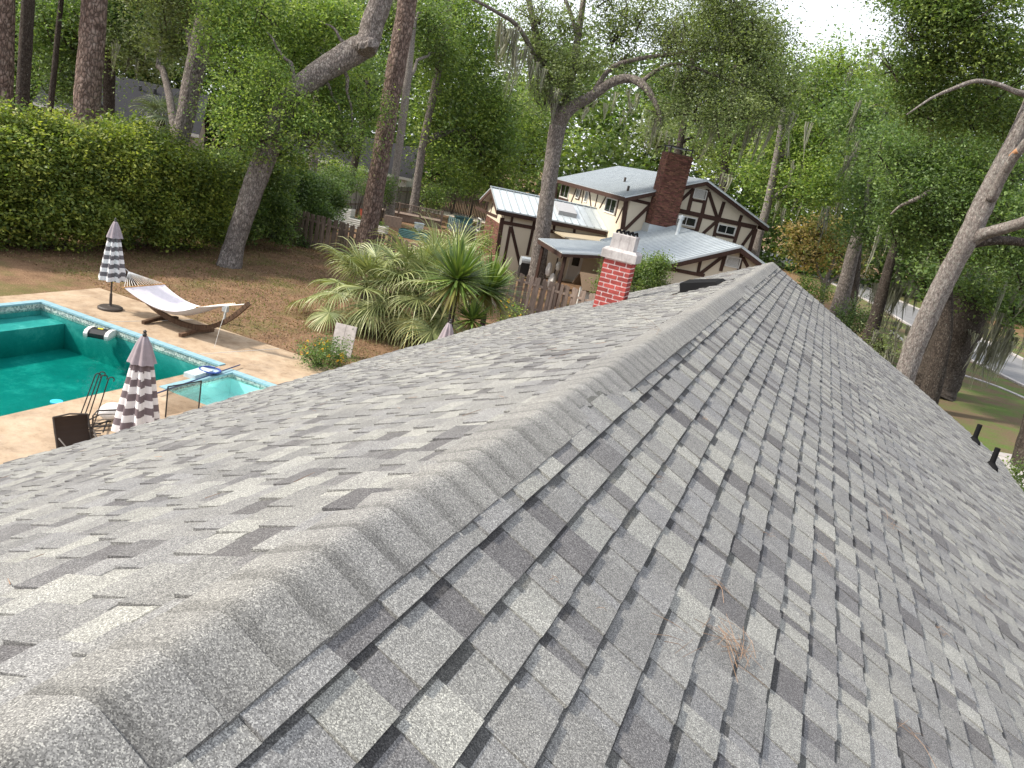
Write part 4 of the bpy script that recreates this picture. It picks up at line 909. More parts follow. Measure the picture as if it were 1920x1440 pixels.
_, cs = crown_px(root, [(1010, 30, D, 52, 40), (1020, 90, D+.5, 48, 45), (1045, 140, D-.5, 42, 38), (1090, 120, D, 52, 38), (1085, 185, D, 38, 26), (1150, 60, D, 42, 42), (1020, 175, D-.4, 30, 36), (1060, 45, D+1, 30, 40), (1200, 25, D-1, 55, 45), (1260, 70, D-1.5, 62, 48), (1330, 60, D-2, 80, 65), (1400, 110, D-2, 75, 65), (1310, 150, D-2, 65, 42), (1250, 150, D-1.5, 40, 28), (1380, 200, D-2.5, 80, 55), (1300, 205, D-2.3, 52, 34), (1410, 55, D-2, 70, 65), (1165, 110, D-.5, 35, 28), (1455, 170, D-2, 55, 60), (1240, 215, D-2, 26, 20), (1380, 0, D-2, 90, 50), (1130, -10, D, 50, 30)], G_GREY, 49, 1.7, 5.4, 22)
r_ = np.random.default_rng(50); mb = MB()
for (px, py, n, L, sp) in ((960, 60, 70, 2.6, .35), (972, 90, 60, 2.4, .3), (945, 45, 40, 2.2, .3), (1000, 120, 40, 1.8, .4), (1150, 185, 30, 1.2, .6), (1190, 175, 30, 1.3, .6), (1235, 225, 26, 1.6, .25), (1300, 215, 26, 1.2, .7), (1345, 235, 40, 1.6, .8), (1410, 240, 50, 2.0, .9), (1100, 200, 20, .9, .4), (1280, 60, 40, 1.5, 1.0), (1380, 110, 60, 1.8, 1.2), (1440, 210, 60, 2.2, .8), (1330, 150, 50, 1.5, .9), (1060, 170, 30, 1.5, .4)):
    moss_at(mb, at(px, py, D-1.5), sp, n, L, r_, .022)
struct(part(mb, 'moss', M_MOSS, root), 'stuff')

# --- woods beyond the half-timbered house
simple_tree('oak_tree', 'bright yellow-green tree left of the half-timbered house', [(935, 420, 70, 10), (940, 300, 70, 9), (945, 200, 70, 7)], M_OAK, [(935, 250, 70, 45, 60), (970, 200, 72, 40, 50), (980, 290, 72, 50, 45), (920, 330, 70, 45, 30), (1000, 235, 74, 30, 50)], G_BRIGHT, 51)
simple_tree('oak_tree', 'moss-draped grey trunk behind the brick chimney of the half-timbered house', [(1268, 330, 66, 12), (1275, 270, 66, 12), (1290, 190, 66, 10), (1300, 100, 66, 8)], M_DARKBARK, [(1240, 250, 72, 40, 30), (1330, 260, 68, 45, 40)], G_GREY, 52, moss=6, mossL=3.0)
simple_tree('oak_tree', 'moss-draped trunk right of the half-timbered gable', [(1350, 380, 62, 15), (1360, 300, 62, 15), (1372, 200, 62, 13), (1380, 120, 62, 10)], M_DARKBARK, [(1400, 270, 62, 60, 50), (1350, 230, 64, 50, 40), (1440, 230, 60, 55, 60)], G_OAK, 53, moss=6, mossL=3.0)
simple_tree('oak_tree', 'lichen-covered trunk touching the right eave of the half-timbered house', [(1412, 500, 50, 15), (1422, 445, 50, 15), (1440, 380, 50, 14), (1455, 300, 50, 12), (1470, 200, 50, 9)], M_PALEBARK, [(1480, 300, 52, 55, 55), (1440, 330, 53, 50, 40), (1520, 330, 50, 60, 55), (1490, 370, 51, 50, 30), (1480, 215, 52, 60, 60), (1560, 260, 50, 65, 60), (1575, 350, 48, 60, 50), (1545, 175, 50, 55, 50), (1575, 125, 50, 42, 40), (1435, 140, 52, 45, 60)], G_BRIGHT, 54, moss=2, cover=2.5)
simple_tree('oak_tree', 'grey mossy trunk on the street verge behind the crape myrtle', [(1583, 540, 46, 24), (1600, 470, 46, 22), (1622, 400, 46, 20), (1640, 310, 46, 18), (1655, 200, 46, 14)], M_OAK, [(1640, 300, 44, 65, 60), (1690, 350, 43, 70, 55), (1650, 400, 43, 60, 45), (1620, 210, 46, 60, 55), (1690, 430, 42, 65, 45), (1750, 450, 41, 60, 45)], G_DARK, 55, moss=6, mossL=2.6, cover=2.8)
# --- big shade tree on the right
root = tree('leaning_maple', 'pale-barked tree leaning over the gable end of the shingle roof', (1690, 700, 21)); D = 21
trunk_px(root, [(1688, 730, D, 36), (1712, 660, D, 33), (1745, 580, D, 32), (1785, 500, D, 31), (1818, 440, D, 33), (1850, 370, D, 30), (1885, 300, D, 27), (1925, 215, D, 25), (1965, 110, D, 24), (1990, 0, D, 19)], M_PALEBARK, 61, n=18, sub=6)
trunk_px(root, [(1820, 450, D, 25), (1850, 437, D-.2, 19), (1885, 428, D-.5, 18), (1930, 412, D-.8, 16), (1990, 380, D-1, 12)], M_PALEBARK, 62, 'limb', 12, .05, 1, False)
trunk_px(root, [(1825, 455, D+.2, 18), (1870, 450, D+.5, 15), (1920, 455, D+.9, 13), (1980, 470, D+1.2, 9)], M_DARKBARK, 63, 'limb', 12, .05, 1, False)
trunk_px(root, [(1940, 180, D, 13), (1905, 172, D-.3, 8), (1870, 158, D-.5, 7), (1830, 152, D-.7, 7), (1790, 165, D-.8, 6), (1745, 185, D-1, 4), (1700, 215, D-1.2, 2)], M_PALEBARK, 64, 'limb', 9, .05, 1, False)
trunk_px(root, [(1858, 375, D-.2, 16), (1880, 330, D-.4, 15), (1905, 290, D-.7, 14), (1950, 240, D-1, 12)], M_PALEBARK, 65, 'limb', 12, .05, 1, False)
trunk_px(root, [(1897, 294, D-.6, 10), (1906, 285, D-.75, 10), (1910, 282, D-.8, 10)], plain('sawn_wood', (.36, .19, .10), .9), 66, 'sawn_stub', 10, .02, 1, False)
crown_px(root, [(1720, 45, 25, 50, 48), (1760, 20, 25, 80, 55), (1850, 40, 25, 90, 60), (1700, 120, 26, 65, 50), (1790, 100, 26, 75, 55), (1890, 130, 26, 80, 60), (1730, 200, 27, 70, 50), (1830, 210, 27, 75, 50), (1910, 240, 27, 60, 60), (1760, -40, 25, 120, 50)], G_OAK, 67, 2.4, 6.2, 24)
root = tree('shade_tree', 'dense dark green shade tree behind the leaning pale trunk', (1762, 560, 34))
trunk_px(root, [(1768, 640, 34, 26), (1775, 520, 34, 14), (1752, 400, 34, 10), (1745, 300, 34, 8), (1742, 200, 34, 6)], M_DARKBARK, 71)
trunk_px(root, [(1760, 350, 33, 9), (1720, 372, 32, 7), (1690, 385, 32, 5), (1670, 402, 32, 3)], M_PALEBARK, 72, 'limb', 8, .05, 1, False)
crown_px(root, [(1700, 290, 34, 75, 55), (1790, 290, 34, 75, 60), (1880, 320, 33, 70, 60), (1720, 360, 33, 70, 50), (1810, 380, 33, 75, 50), (1900, 410, 32, 60, 55), (1770, 440, 34, 70, 40), (1870, 465, 33, 70, 45), (1700, 430, 34, 55, 40), (1925, 510, 32, 50, 40)], G_DARK, 73, 2.5, 6.2, 24)
# --- massive oak in the front yard, its twin behind, a flared trunk at the corner
root = tree('massive_oak', 'massive dark oak trunk with flared base near the street', (1755, 735, 38.8))
trunk_px(root, [(1740, 745, 38.6, 92), (1752, 722, 38.7, 72), (1775, 670, 38.8, 66), (1800, 610, 38.8, 66), (1828, 560, 38.8, 62), (1850, 510, 38.8, 50), (1875, 440, 38.8, 36)], M_DARKBARK, 81, n=20, lump=.07, sub=6)
trunk_px(root, [(1836, 560, 38.6, 30), (1870, 545, 38, 24), (1920, 530, 37, 20), (1980, 500, 36, 16)], M_DARKBARK, 82, 'limb', 12, .06, 1, False)
crown_px(root, [(1850, 550, 37, 55, 30), (1910, 580, 36, 40, 34), (1800, 515, 39, 55, 32), (1740, 525, 40, 45, 26)], G_DARK, 83, 2.4, 8, 20)
r_ = np.random.default_rng(84); mb = MB()
for (px, py, d, n, L, sp) in ((1800, 470, 38, 40, 2.2, .3), (1840, 500, 38, 50, 2.0, .5), (1870, 610, 36, 60, 2.4, .4), (1900, 600, 36, 60, 2.2, .5), (1865, 650, 36, 50, 1.8, .25), (1880, 640, 36, 50, 2.0, .25), (1910, 520, 36, 50, 2.2, .6), (1825, 622, 38, 20, 1.0, .12), (1680, 520, 42, 70, 2.6, .5), (1660, 540, 42, 70, 2.8, .4), (1670, 600, 42, 60, 2.2, .4), (1700, 540, 42, 40, 2.2, .5)): moss_at(mb, at(px, py, d), sp, n, L, r_, .022)
struct(part(mb, 'moss', M_MOSS, root), 'stuff')
simple_tree('oak_tree', 'dark trunk partly hidden behind the massive oak', [(1733, 715, 43, 40), (1750, 660, 43, 34), (1775, 590, 43, 30), (1800, 520, 43, 22)], M_DARKBARK, [(1800, 500, 44, 45, 30)], G_DARK, 85)
simple_tree('oak_tree', 'flared grey trunk beside the concrete path off the roof corner', [(1950, 885, 29.3, 90), (1950, 830, 29.3, 60), (1968, 740, 29.3, 52), (2003, 600, 29.3, 48), (2040, 420, 29.3, 40)], M_DARKBARK, [(2060, 420, 29, 90, 60)], G_DARK, 86)
simple_tree('mossy_tree', 'short mossy leaning trunk beside the street behind the roof edge', [(1622, 660, 40, 26), (1640, 600, 40, 22), (1655, 545, 40, 18), (1672, 480, 40, 14), (1692, 410, 40, 10), (1715, 330, 40, 6)], M_DARKBARK, [(1655, 645, 39, 22, 24)], G_GREY, 87, moss=8, mossL=2.2)
simple_tree('oak_tree', 'twin dark trunk right of the moss-draped verge trunk', [(1600, 560, 50, 14), (1606, 500, 50, 14), (1612, 430, 50, 12), (1622, 350, 50, 9), (1632, 270, 50, 6)], M_DARKBARK, [(1615, 440, 51, 40, 30)], G_DARK, 88)
# --- crape myrtle with bronze leaves
root = tree('crape_myrtle', 'small bronze-leaved tree by the street past the roof peak', (1543, 545, 58))
trunk_px(root, [(1541, 562, 58, 8), (1545, 535, 58, 8), (1553, 515, 58, 7), (1566, 480, 58, 4)], M_PALEBARK, 91); trunk_px(root, [(1545, 537, 58, 6), (1536, 515, 58, 5), (1530, 490, 58, 3)], M_PALEBARK, 92, 'limb', 8, .05, 1, False); trunk_px(root, [(1547, 537, 58, 6), (1565, 522, 58, 5), (1590, 505, 58, 3)], M_PALEBARK, 93, 'limb', 8, .05, 1, False)
crown_px(root, [(1530, 470, 58, 42, 30), (1575, 460, 58, 42, 30), (1550, 430, 58, 45, 28), (1590, 490, 57, 26, 18), (1510, 490, 58, 22, 15), (1500, 440, 58, 30, 24)], [(.17, .135, .05), (.21, .155, .06), (.12, .11, .04), (.25, .19, .08), (.10, .10, .035)], 94, 1.7, 7, 16)

# --- far woods: one mass of foliage behind everything
mb = MB(); r_ = np.random.default_rng(200)
for px in range(-150, 2150, 62):
    if 1478 < px < 1640: rows_ = ((.03, 40),)
    else: rows_ = ((.03, 55), (.14, 55))
    hy = 92+.2146*px
    for k, ry in ((70, 45), (0, 62), (-90, 60), (-185, 62), (-275, 55)):
        py = hy+k-10+r_.uniform(-18, 18); d = r_.uniform(96, 125)
        if 1450 < px < 1690 and py < 150: continue
        if 880 < px < 1330 and py < 95: continue
        c = at(px+r_.uniform(-20, 20), py, d); L = m_px(9.5, d); R = m_px(62, d); Rz = m_px(ry, d)
        pal = (G_OAK, G_DARK, G_BRIGHT, G_GREY)[r_.integers(0, 4)] if px > 800 else (G_OAK, G_DARK, G_DARK)[r_.integers(0, 3)]
        n = int(1.7*math.pi*R*Rz/(.275*L*L*.7)); blob_leaves(mb, c, (R, R*.7, Rz), n, L, m_px(26, d), pal, r_, tri=True)
struct(mb.build('far_woods', M_LEAF), 'stuff', 'mass of far green treetops behind the houses')

# ================================================================ palms, yuccas and low shrubs
def ribbon(mb, P, w_, nrm, col):
    P = np.asarray(P); T = np.gradient(P, axis=0); T /= np.linalg.norm(T, axis=1)[:, None]+1e-9
    sd = np.cross(T, nrm); sd /= np.linalg.norm(sd, axis=1)[:, None]+1e-9; w_ = np.asarray(w_)[:, None]
    V = np.empty((2*len(P), 3)); V[0::2] = P-sd*w_/2; V[1::2] = P+sd*w_/2
    mb.raw(V, [[2*j, 2*j+1, 2*j+3, 2*j+2] for j in range(len(P)-1)], col=col)
def frond(org, az, el, plen, fr, r_, cols, droop=1.0, nseg=38):
    mb = MB(); d = np.array([math.cos(az)*math.cos(el), math.sin(az)*math.cos(el), math.sin(el)]); side = np.array([-math.sin(az), math.cos(az), 0])
    P = [org+d*plen*t+np.array([0, 0, -.25*droop*plen*t*t]) for t in np.linspace(0, 1, 6)]
    mb.tube(P, np.linspace(.022, .010, 6), 5, col=(.19, .22, .08), cap=False)
    hub = P[-1]; tdir = P[-1]-P[-2]; tdir /= np.linalg.norm(tdir); up = np.cross(side, tdir); up = up if up[2] > 0 else -up
    for i in range(nseg):
        a = (i/(nseg-1)-.5)*math.radians(300); L = fr*(1-.22*abs(a)/2.6)*r_.uniform(.88, 1.08)
        dd = tdir*math.cos(a)+side*math.sin(a)+up*.12*math.cos(a); dd /= np.linalg.norm(dd); k = 7; Q = []; p_ = hub.copy(); v = dd.copy()
        for j in range(k):
            Q.append(p_.copy()); v = v+np.array([0, 0, -.27*droop*(j/(k-1))*(1.9 if j > 2 else .6)]); v /= np.linalg.norm(v); p_ = p_+v*L/(k-1)
        w_ = np.array([.014, .034, .038, .032, .022, .013, .004])*(fr/1.15); c = np.array(cols[r_.integers(0, len(cols))])*r_.uniform(.8, 1.2)
        tipc = np.array((.34, .32, .15)); cc = np.array([c*(1-.5*max(0, (j-3)/3))+tipc*.5*max(0, (j-3)/3) for j in range(k-1)])
        ribbon(mb, Q, w_, up*.8+np.cross(dd, up)*r_.uniform(-.7, .7), cc)
    return mb
PALMC = [(.21, .245, .10), (.26, .29, .125), (.165, .205, .085), (.29, .31, .145)]
def fan_palm(label, base, hz, n, fr, seed, els=(-.5, 1.3), pl=(.7, 1.3), cols=PALMC, azr=(0, 6.28), extra=()):
    r_ = np.random.default_rng(seed); root = thing('fan_palm', label, 'palm', (base[0], base[1], 0)); org = np.array([base[0], base[1], hz])
    part(MB().tube([(base[0], base[1], -.1), (base[0]+.02, base[1], hz*.5), (base[0], base[1], hz+.1)], [.16, .15, .12], 10, lump=.1, seed=seed), 'trunk', M_DARKBARK, root)
    for i in range(n):
        el = els[0]+(els[1]-els[0])*((i+.5)/n)+r_.normal(0, .08); az = azr[0]+(azr[1]-azr[0])*((i*.618+r_.uniform(-.05, .05)) % 1)
        part(frond(org+r_.normal(0, .04, 3), az, el, r_.uniform(*pl), fr*r_.uniform(.85, 1.1), r_, cols, droop=1.0+.7*max(0, .8-el)), 'frond', M_PALM, root)
    for az, el, l, f_, c_ in extra: part(frond(org, az, el, l, f_, r_, c_, 1.6), 'frond', M_PALM, root)
    return root
YEL = [(.40, .36, .13), (.34, .32, .12), (.28, .29, .11)]
fan_palm('large drooping fan palm beside the yuccas below the roof edge', (-10.9, 21.3), 1.5, 30, 1.4, 401, (-.3, 1.35), (1.0, 1.7), extra=((-2.3, -.1, 1.6, 1.2, PALMC), (-1.2, -.2, 1.1, 1.25, YEL), (-1.7, -.35, 1.0, 1.2, PALMC)))
fan_palm('fan palm with one long low frond reaching over the lawn', (-12.5, 20.7), 1.3, 20, 1.3, 402, (-.25, 1.25), (.9, 1.5), extra=((3.3, .0, 1.9, 1.2, PALMC), (-1.9, -.2, 1.3, 1.25, PALMC)))
fan_palm('upright young fan palm behind the large drooping one', (-11.2, 23.2), 1.5, 18, 1.5, 403, (.3, 1.45), (1.2, 1.8))
b = at(305, 225, 41); fan_palm('grey-green fan palm behind the hedge below the dark roof', (b[0], b[1]), at(305, 222, 41)[2], 15, 1.15, 404, (-.5, 1.2), (.6, 1.0), [(.11, .15, .085), (.14, .18, .10)])
def yucca(label, head, n, L, seed):
    r_ = np.random.default_rng(seed); root = thing('yucca', label, 'yucca', (head[0], head[1], 0)); h = np.asarray(head)
    part(MB().tube([(h[0], h[1], -.1), (h[0]+.03, h[1], h[2]*.5), h], [.09, .08, .06], 9, lump=.1, seed=seed), 'stem', M_DARKBARK, root)
    for tier in range(2):
        mb = MB()
        for i in range(n//2):
            az = r_.uniform(0, 6.28); sn = r_.uniform(-.75, 1) if tier else r_.uniform(.0, 1); el = math.asin(sn); d = np.array([math.cos(az)*math.cos(el), math.sin(az)*math.cos(el), math.sin(el)]); l = L*r_.uniform(.75, 1.1)
            Q = [h+d*l*t+np.array([0, 0, -.12*l*t*t*(1-max(0, sn))]) for t in np.linspace(.04, 1, 6)]
            nr = np.cross(d, np.cross([0, 0, 1.0], d)+np.array([1e-3, 0, 0])); c = np.array(((.12, .185, .04), (.17, .23, .055), (.085, .14, .04))[r_.integers(0, 3)])*r_.uniform(.8, 1.2)
            if sn < -.35: c = c*.5+np.array((.18, .12, .05))*.6
            ribbon(mb, Q, np.array([.04, .07, .08, .068, .042, .003]), nr, c)
        struct(part(mb, 'leaves', M_PALM, root), 'stuff')
    return root
yucca('spiky yucca rosette nearest the drooping fan palm', at(858, 525, 21), 300, 1.3, 411); yucca('spiky yucca rosette beside the board fence, behind its twin', at(916, 545, 22.2), 260, 1.2, 412)
yucca('low yucca rosette at the foot of the taller pair', at(885, 600, 20.6), 120, .7, 413)
def bush(name, label, px, py, d, rx, ry, pal, seed, leaf=.06, clump=.14, flowers=None, cover=3.0, cat='shrub', group=None, z0=True):
    c = at(px, py, d); R = m_px(rx, d); Rz = m_px(ry, d); root = thing(name, label, cat, (c[0], c[1], 0), group); r_ = np.random.default_rng(seed); mb = MB()
    cz = c[2]; n = int(cover*math.pi*R*Rz/(.275*leaf*leaf*.6))
    blob_leaves(mb, c, (R, R, Rz), int(n*.6), leaf, clump, pal, r_, per=22, shell=.3, flat=.8, up=.6)
    for k in range(6): q = c+r_.normal(size=3)*np.array([R, R, Rz])*.55; blob_leaves(mb, q, (R*.4, R*.4, Rz*.4), int(n*.08), leaf, clump, pal, r_, per=22, shell=.3, flat=.8, up=.6)
    part(mb, 'foliage', M_LEAF, root)
    mb = MB()
    for k in range(5): a = r_.normal(0, R*.25, 2); mb.tube([(c[0]+a[0]*.3, c[1]+a[1]*.3, -.05), (c[0]+a[0], c[1]+a[1], max(.15, cz*.6)), (c[0]+a[0]*1.6, c[1]+a[1]*1.6, max(.25, cz))], [.03, .022, .008], 5)
    part(mb, 'stem', M_DARKBARK, root)
    if flowers:
        mb = MB(); P = []
        for k in range(flowers): D_ = r_.normal(size=3); D_[2] = abs(D_[2]); D_ /= np.linalg.norm(D_); P.append(c+D_*np.array([R, R, Rz])*r_.uniform(.9, 1.1))
        P = np.repeat(np.array(P), 5, 0)+r_.normal(0, .025, (flowers*5, 3)); V, Q = leaf_arr(P, .05, r_, 1.0, .9); mb.raw(V, Q, col=np.tile((.72, .42, .04), (len(Q), 1))*r_.uniform(.7, 1.2, (len(Q), 1))); struct(part(mb, 'flowers', M_LEAF, root), 'stuff')
    return root
bush('flowering_shrub', 'low green lantana-like shrub with yellow flowers at the deck corner', 605, 668, 19.4, 42, 30, G_DARK, 421, .06, .12, 34)
bush('clipped_shrub', 'rounded glossy shrub right behind the red brick chimney', 1213, 520, 31.5, 37, 42, G_OAK, 422, .085, .15, None, 6.0)
bush('fence_shrub', 'small dark shrub growing against the board fence', 570, 460, 38.5, 14, 18, G_DARK, 423, .1, .16)
bush('garden_shrub', 'broad bright shrub beside the far garden fence', 808, 372, 63, 27, 22, G_OAK, 424, .17, .3)
bush('garden_shrub', 'dark potted bush against the plank fence right of the pine', 722, 358, 55, 18, 18, G_DARK, 425, .15, .25)
bush('vine_mound', 'dark vines smothering the left half of the plank fence', 620, 337, 53, 50, 17, G_DARK, 426, .15, .3); bush('vine_mound', 'dark vines over the plank fence beside the reddish pine', 675, 345, 56, 40, 14, G_DARK, 427, .15, .3)
bush('hedge_row', 'low yellow-green hedge below the white-walled house', 640, 318, 69, 55, 12, G_BRIGHT, 428, .2, .3); bush('hedge_row', 'low hedge by the driveway right of the mottled trunk', 765, 328, 80, 40, 12, G_BRIGHT, 429, .2, .3)
bush('vine', 'sprawling pale green vine climbing the wing of the half-timbered house', 905, 460, 38, 14, 40, G_BRIGHT, 430, .1, .2, cover=1.6)
bush('wild_shrub', 'loose green shrub at the fence right of the yuccas', 955, 590, 24, 26, 28, G_BRIGHT, 431, .07, .14, 10, cover=1.6)
bush('verge_shrub', 'dark glossy shrub below the cycad past the roof edge', 1595, 605, 44, 34, 24, G_DARK, 432, .12, .22); bush('verge_hedge', 'low green hedge strip along the street past the roof peak', 1525, 545, 54, 32, 18, G_OAK, 433, .12, .2)
bush('verge_shrub', 'green shrub at the right eave corner of the roof', 1915, 905, 24, 26, 26, G_OAK, 434, .08, .16)
bush('garden_shrub', 'tall dark thicket behind the wing of the half-timbered house', 860, 330, 74, 40, 40, G_DARK, 435, .2, .4); bush('garden_shrub', 'pale feathery shrub left of the half-timbered wing', 893, 330, 70, 22, 30, G_BRIGHT, 436, .2, .35)
root = thing('cycad', 'dark feathery cycad beside the street trunks', 'cycad', tuple(at(1602, 590, 47)[:2])+(0,)); h = at(1600, 578, 47); r_ = np.random.default_rng(440)
part(MB().tube([(h[0], h[1], -.1), (h[0], h[1], h[2])], [.22, .2], 10, lump=.1), 'stem', M_DARKBARK, root)
for i in range(22):
    az = i*2.4; el = r_.uniform(-.1, 1.2); d = np.array([math.cos(az)*math.cos(el), math.sin(az)*math.cos(el), math.sin(el)]); mb = MB(); Q = [h+d*1.5*t+np.array([0, 0, -.5*t*t]) for t in np.linspace(0, 1, 9)]
    ribbon(mb, Q, np.array([.03]*9), np.array([0, 0, 1.0]), (.05, .08, .03))
    for j in range(1, 9):
        for s_ in (-1, 1):
            sd = np.cross(d, [0, 0, 1.0])*s_+d*.5; ribbon(mb, [Q[j], Q[j]+sd*.14, Q[j]+sd*.26+np.array([0, 0, -.05])], [.035, .03, .004], np.array([0, 0, 1.0]), np.array((.05, .085, .03))*r_.uniform(.7, 1.3))
    part(mb, 'frond', M_PALM, root)
# leaf litter and grass tufts on the back lawn
mb = MB(); r_ = np.random.default_rng(450); n = 26000; P = np.column_stack([r_.uniform(-25, -7, n), r_.uniform(16.5, 31.5, n), np.full(n, .012)]); P = P[~((P[:, 0] < -9) & (P[:, 1] < 16.5))]
V, Q = leaf_arr(P, .075, r_, 4.0, .5); mb.raw(V, Q, col=np.array([(.24, .155, .09), (.17, .10, .06), (.33, .24, .15), (.13, .08, .05)])[r_.integers(0, 4, len(P))]*r_.uniform(.7, 1.2, (len(P), 1)))
struct(mb.build('fallen_leaves', M_LEAF), 'stuff', 'brown fallen leaves scattered over the back lawn')
mb = MB(); n = 9000; cx = r_.uniform(-25, -7, 420); cy = r_.uniform(17, 31, 420); k = r_.integers(0, 420, n); P = np.column_stack([cx[k]+r_.normal(0, .28, n), cy[k]+r_.normal(0, .22, n), np.zeros(n)]); hgt = r_.uniform(.03, .09, n); a = r_.uniform(0, 6.28, n); sd = np.column_stack([np.cos(a), np.sin(a), np.zeros(n)])*.012; tp_ = P+np.column_stack([r_.normal(0, .03, n), r_.normal(0, .03, n), hgt])
mb.raw(np.stack([P-sd, P+sd, tp_], 1).reshape(-1, 3), tris=np.arange(3*n).reshape(-1, 3), col=np.array([(.11, .15, .035), (.15, .18, .05), (.18, .17, .07)])[r_.integers(0, 3, n)])
struct(mb.build('grass', M_LEAF), 'stuff', 'sparse green grass tufts on the back lawn')

# ================================================================ poolside things
MAUVE = (.145, .118, .130); WHT = (.60, .585, .60)
def umbrella(label, x, y, top, base=True, dark=MAUVE, clen=1.5, seed=0, lean=(0, 0)):
    root = thing('folded_umbrella', label, 'umbrella', (x, y, .03), 'folded striped umbrellas'); r_ = np.random.default_rng(seed); ph = r_.uniform(0, 6.28, 3)
    def X(z): return (x+lean[0]*z, y+lean[1]*z)
    part(MB().tube([X(0)+(.05,), X(top)+(top-.03,)], [.022, .022], 10), 'pole', M_BRONZE, root)
    zt = top-.08
    def rip(amp): return lambda th, i: 1+amp*math.sin(8*th+ph[0]+.01*i)+.05*math.sin(3*th+ph[1]+.05*i)
    nz = 45; prof, cols = [], []
    for i in range(nz+1):
        t = i/nz; z = zt-.30-(clen-.30)*t; rr = .105+.185*t**.9; prof.append((rr, z))
    nstripe = 11
    for i in range(nz): cols.append(WHT if int(i/nz*nstripe) % 2 == 0 else dark)
    prof = prof[::-1]; cols = cols[::-1]; c = X(top*.5)
    mb = MB().lathe(prof, 64, (c[0], c[1], 0), (1, 1, 1), rip(.22)); fc = []
    for i in range(nz):
        for j in range(64): fc.append(dark if int(max(0, (nz-i-.5)/nz+.012*math.sin(8*(j+.5)/64*6.283+ph[0]+1.6))*nstripe) % 2 else WHT)
    mb.qc[-1] = np.array(fc)
    part(mb, 'canopy', M_CLOTH, root, smooth=True)
    part(MB().lathe([(.19, zt-.42), (.185, zt-.41), (.15, zt-.30), (.10, zt-.14), (.045, zt-.01), (.01, zt)], 48, (c[0], c[1], 0), (.25, .215, .235), rip(.12)), 'top_vent', M_CLOTH, root, smooth=True)
    part(MB().lathe([(.0, zt-.02), (.03, zt), (.032, zt+.03), (.02, zt+.045), (.028, zt+.075), (.0, zt+.1)], 12, X(top)+(0,)), 'finial', M_BLACK, root)
    if base:
        part(MB().lathe([(.0, .0), (.31, .0), (.31, .05), (.27, .075), (.05, .09), (.035, .12), (.035, .42), (.0, .42)], 26, (x, y, .031)), 'base', M_BRONZE, root)
    return root
umbrella('folded grey and white striped umbrella in a disc base beside the hammock', -16.85, 15.15, 2.47, True, (.12, .11, .12), 1.55, 1)
umbrella('folded mauve and white striped umbrella beside the metal hooks and chair', -8.78, 8.53, 2.5, True, MAUVE, 1.55, 2, (.012, -.01))
umbrella('folded umbrella with only its mauve tip showing over the roof edge', -6.95, 15.1, 2.42, True, MAUVE, 1.5, 3, (.02, 0))
# hammock on its curved stand
hy = 15.45; root = thing('hammock', 'white hammock slung on a curved dark wood stand at the deck edge', 'hammock', (-14.8, hy, .03))
arc = smoothline([(-16.88, hy, 1.2), (-16.4, hy, .80), (-15.8, hy, .42), (-15.1, hy, .22), (-14.4, hy, .19), (-13.7, hy, .36), (-13.1, hy, .75), (-12.60, hy, 1.26)], 6); mb = MB()
for i in range(len(arc)-1): mb.beam(arc[i]-(arc[i+1]-arc[i])*.05, arc[i+1]+(arc[i+1]-arc[i])*.05, .085, .13-.05*abs(i/len(arc)-.45), up=(0, .0, 1))
part(mb, 'stand_arc', M_BROWNWOOD, root)
for x in (-15.4, -14.15):
    mb = MB(); pts = [(x, 14.88, .075), (x, 15.1, .10), (x, 15.45, .13), (x, 15.8, .10), (x, 16.04, .075)]
    for i in range(4): mb.beam(pts[i], pts[i+1], .1, .085)
    part(mb, 'stand_foot', M_BROWNWOOD, root)
nx, ny = 26, 12; V = []; Q = []
for i in range(nx+1):
    t = i/nx; x = -16.02+2.42*t; zc = .86*(1-t)+.97*t-.52*math.sin(math.pi*t)**.9*(1)
    for j in range(ny+1): s_ = j/ny-.5; hwid = .66-.05*math.sin(math.pi*t); V.append((x, hy+2*s_*hwid, zc+.20*(2*s_)**2*math.sin(math.pi*t)+.008*math.sin(j*2.1+i*.3)))
for i in range(nx):
    for j in range(ny): Q.append([i*(ny+1)+j, (i+1)*(ny+1)+j, (i+1)*(ny+1)+j+1, i*(ny+1)+j+1])
part(MB().raw(V, Q, col=(.60, .565, .605)), 'fabric', M_CLOTH, root, smooth=True)
for x, z in ((-16.02, .86), (-13.6, .97)): part(MB().tube([(x, hy-.7, z), (x, hy+.7, z)], [.018, .018], 8), 'spreader_bar', plain('honey_wood', (.42, .22, .08), .5), root)
mb = MB()
for j in range(15):
    yy = hy-.66+1.32*j/14; mb.tube([(-16.02, yy, .86), (-16.62, hy, 1.10)], [.005, .005], 4, col=(.8, .78, .74), cap=False); mb.tube([(-13.6, yy, .97), (-13.0, hy, 1.12)], [.005, .005], 4, col=(.8, .78, .74), cap=False)
mb.tube([(-16.62, hy, 1.10), (-16.86, hy, 1.19)], [.012, .012], 5, col=(.75, .73, .7)); mb.tube([(-13.0, hy, 1.12), (-12.64, hy, 1.24)], [.012, .012], 5, col=(.75, .73, .7))
struct(part(mb, 'ropes', M_TINT, root), 'stuff'); part(MB().tube([(-13.05, 15.2, 1.08), (-13.04, 15.0, .5), (-13.05, 14.9, .05)], [.006, .006, .006], 6, col=(.6, .58, .55)), 'dangling_cord', M_TINT, root)
q = gnd(420, 606); root = thing('utility_box', 'small grey electrical box on a post behind the hammock', 'utility box', (q[0], q[1], 0)); part(MB().box((q[0], q[1], .2), (.05, .05, .4)), 'post', M_GALV, root); part(MB().box((q[0], q[1], .42), (.16, .1, .16)), 'box', M_GALV, root)
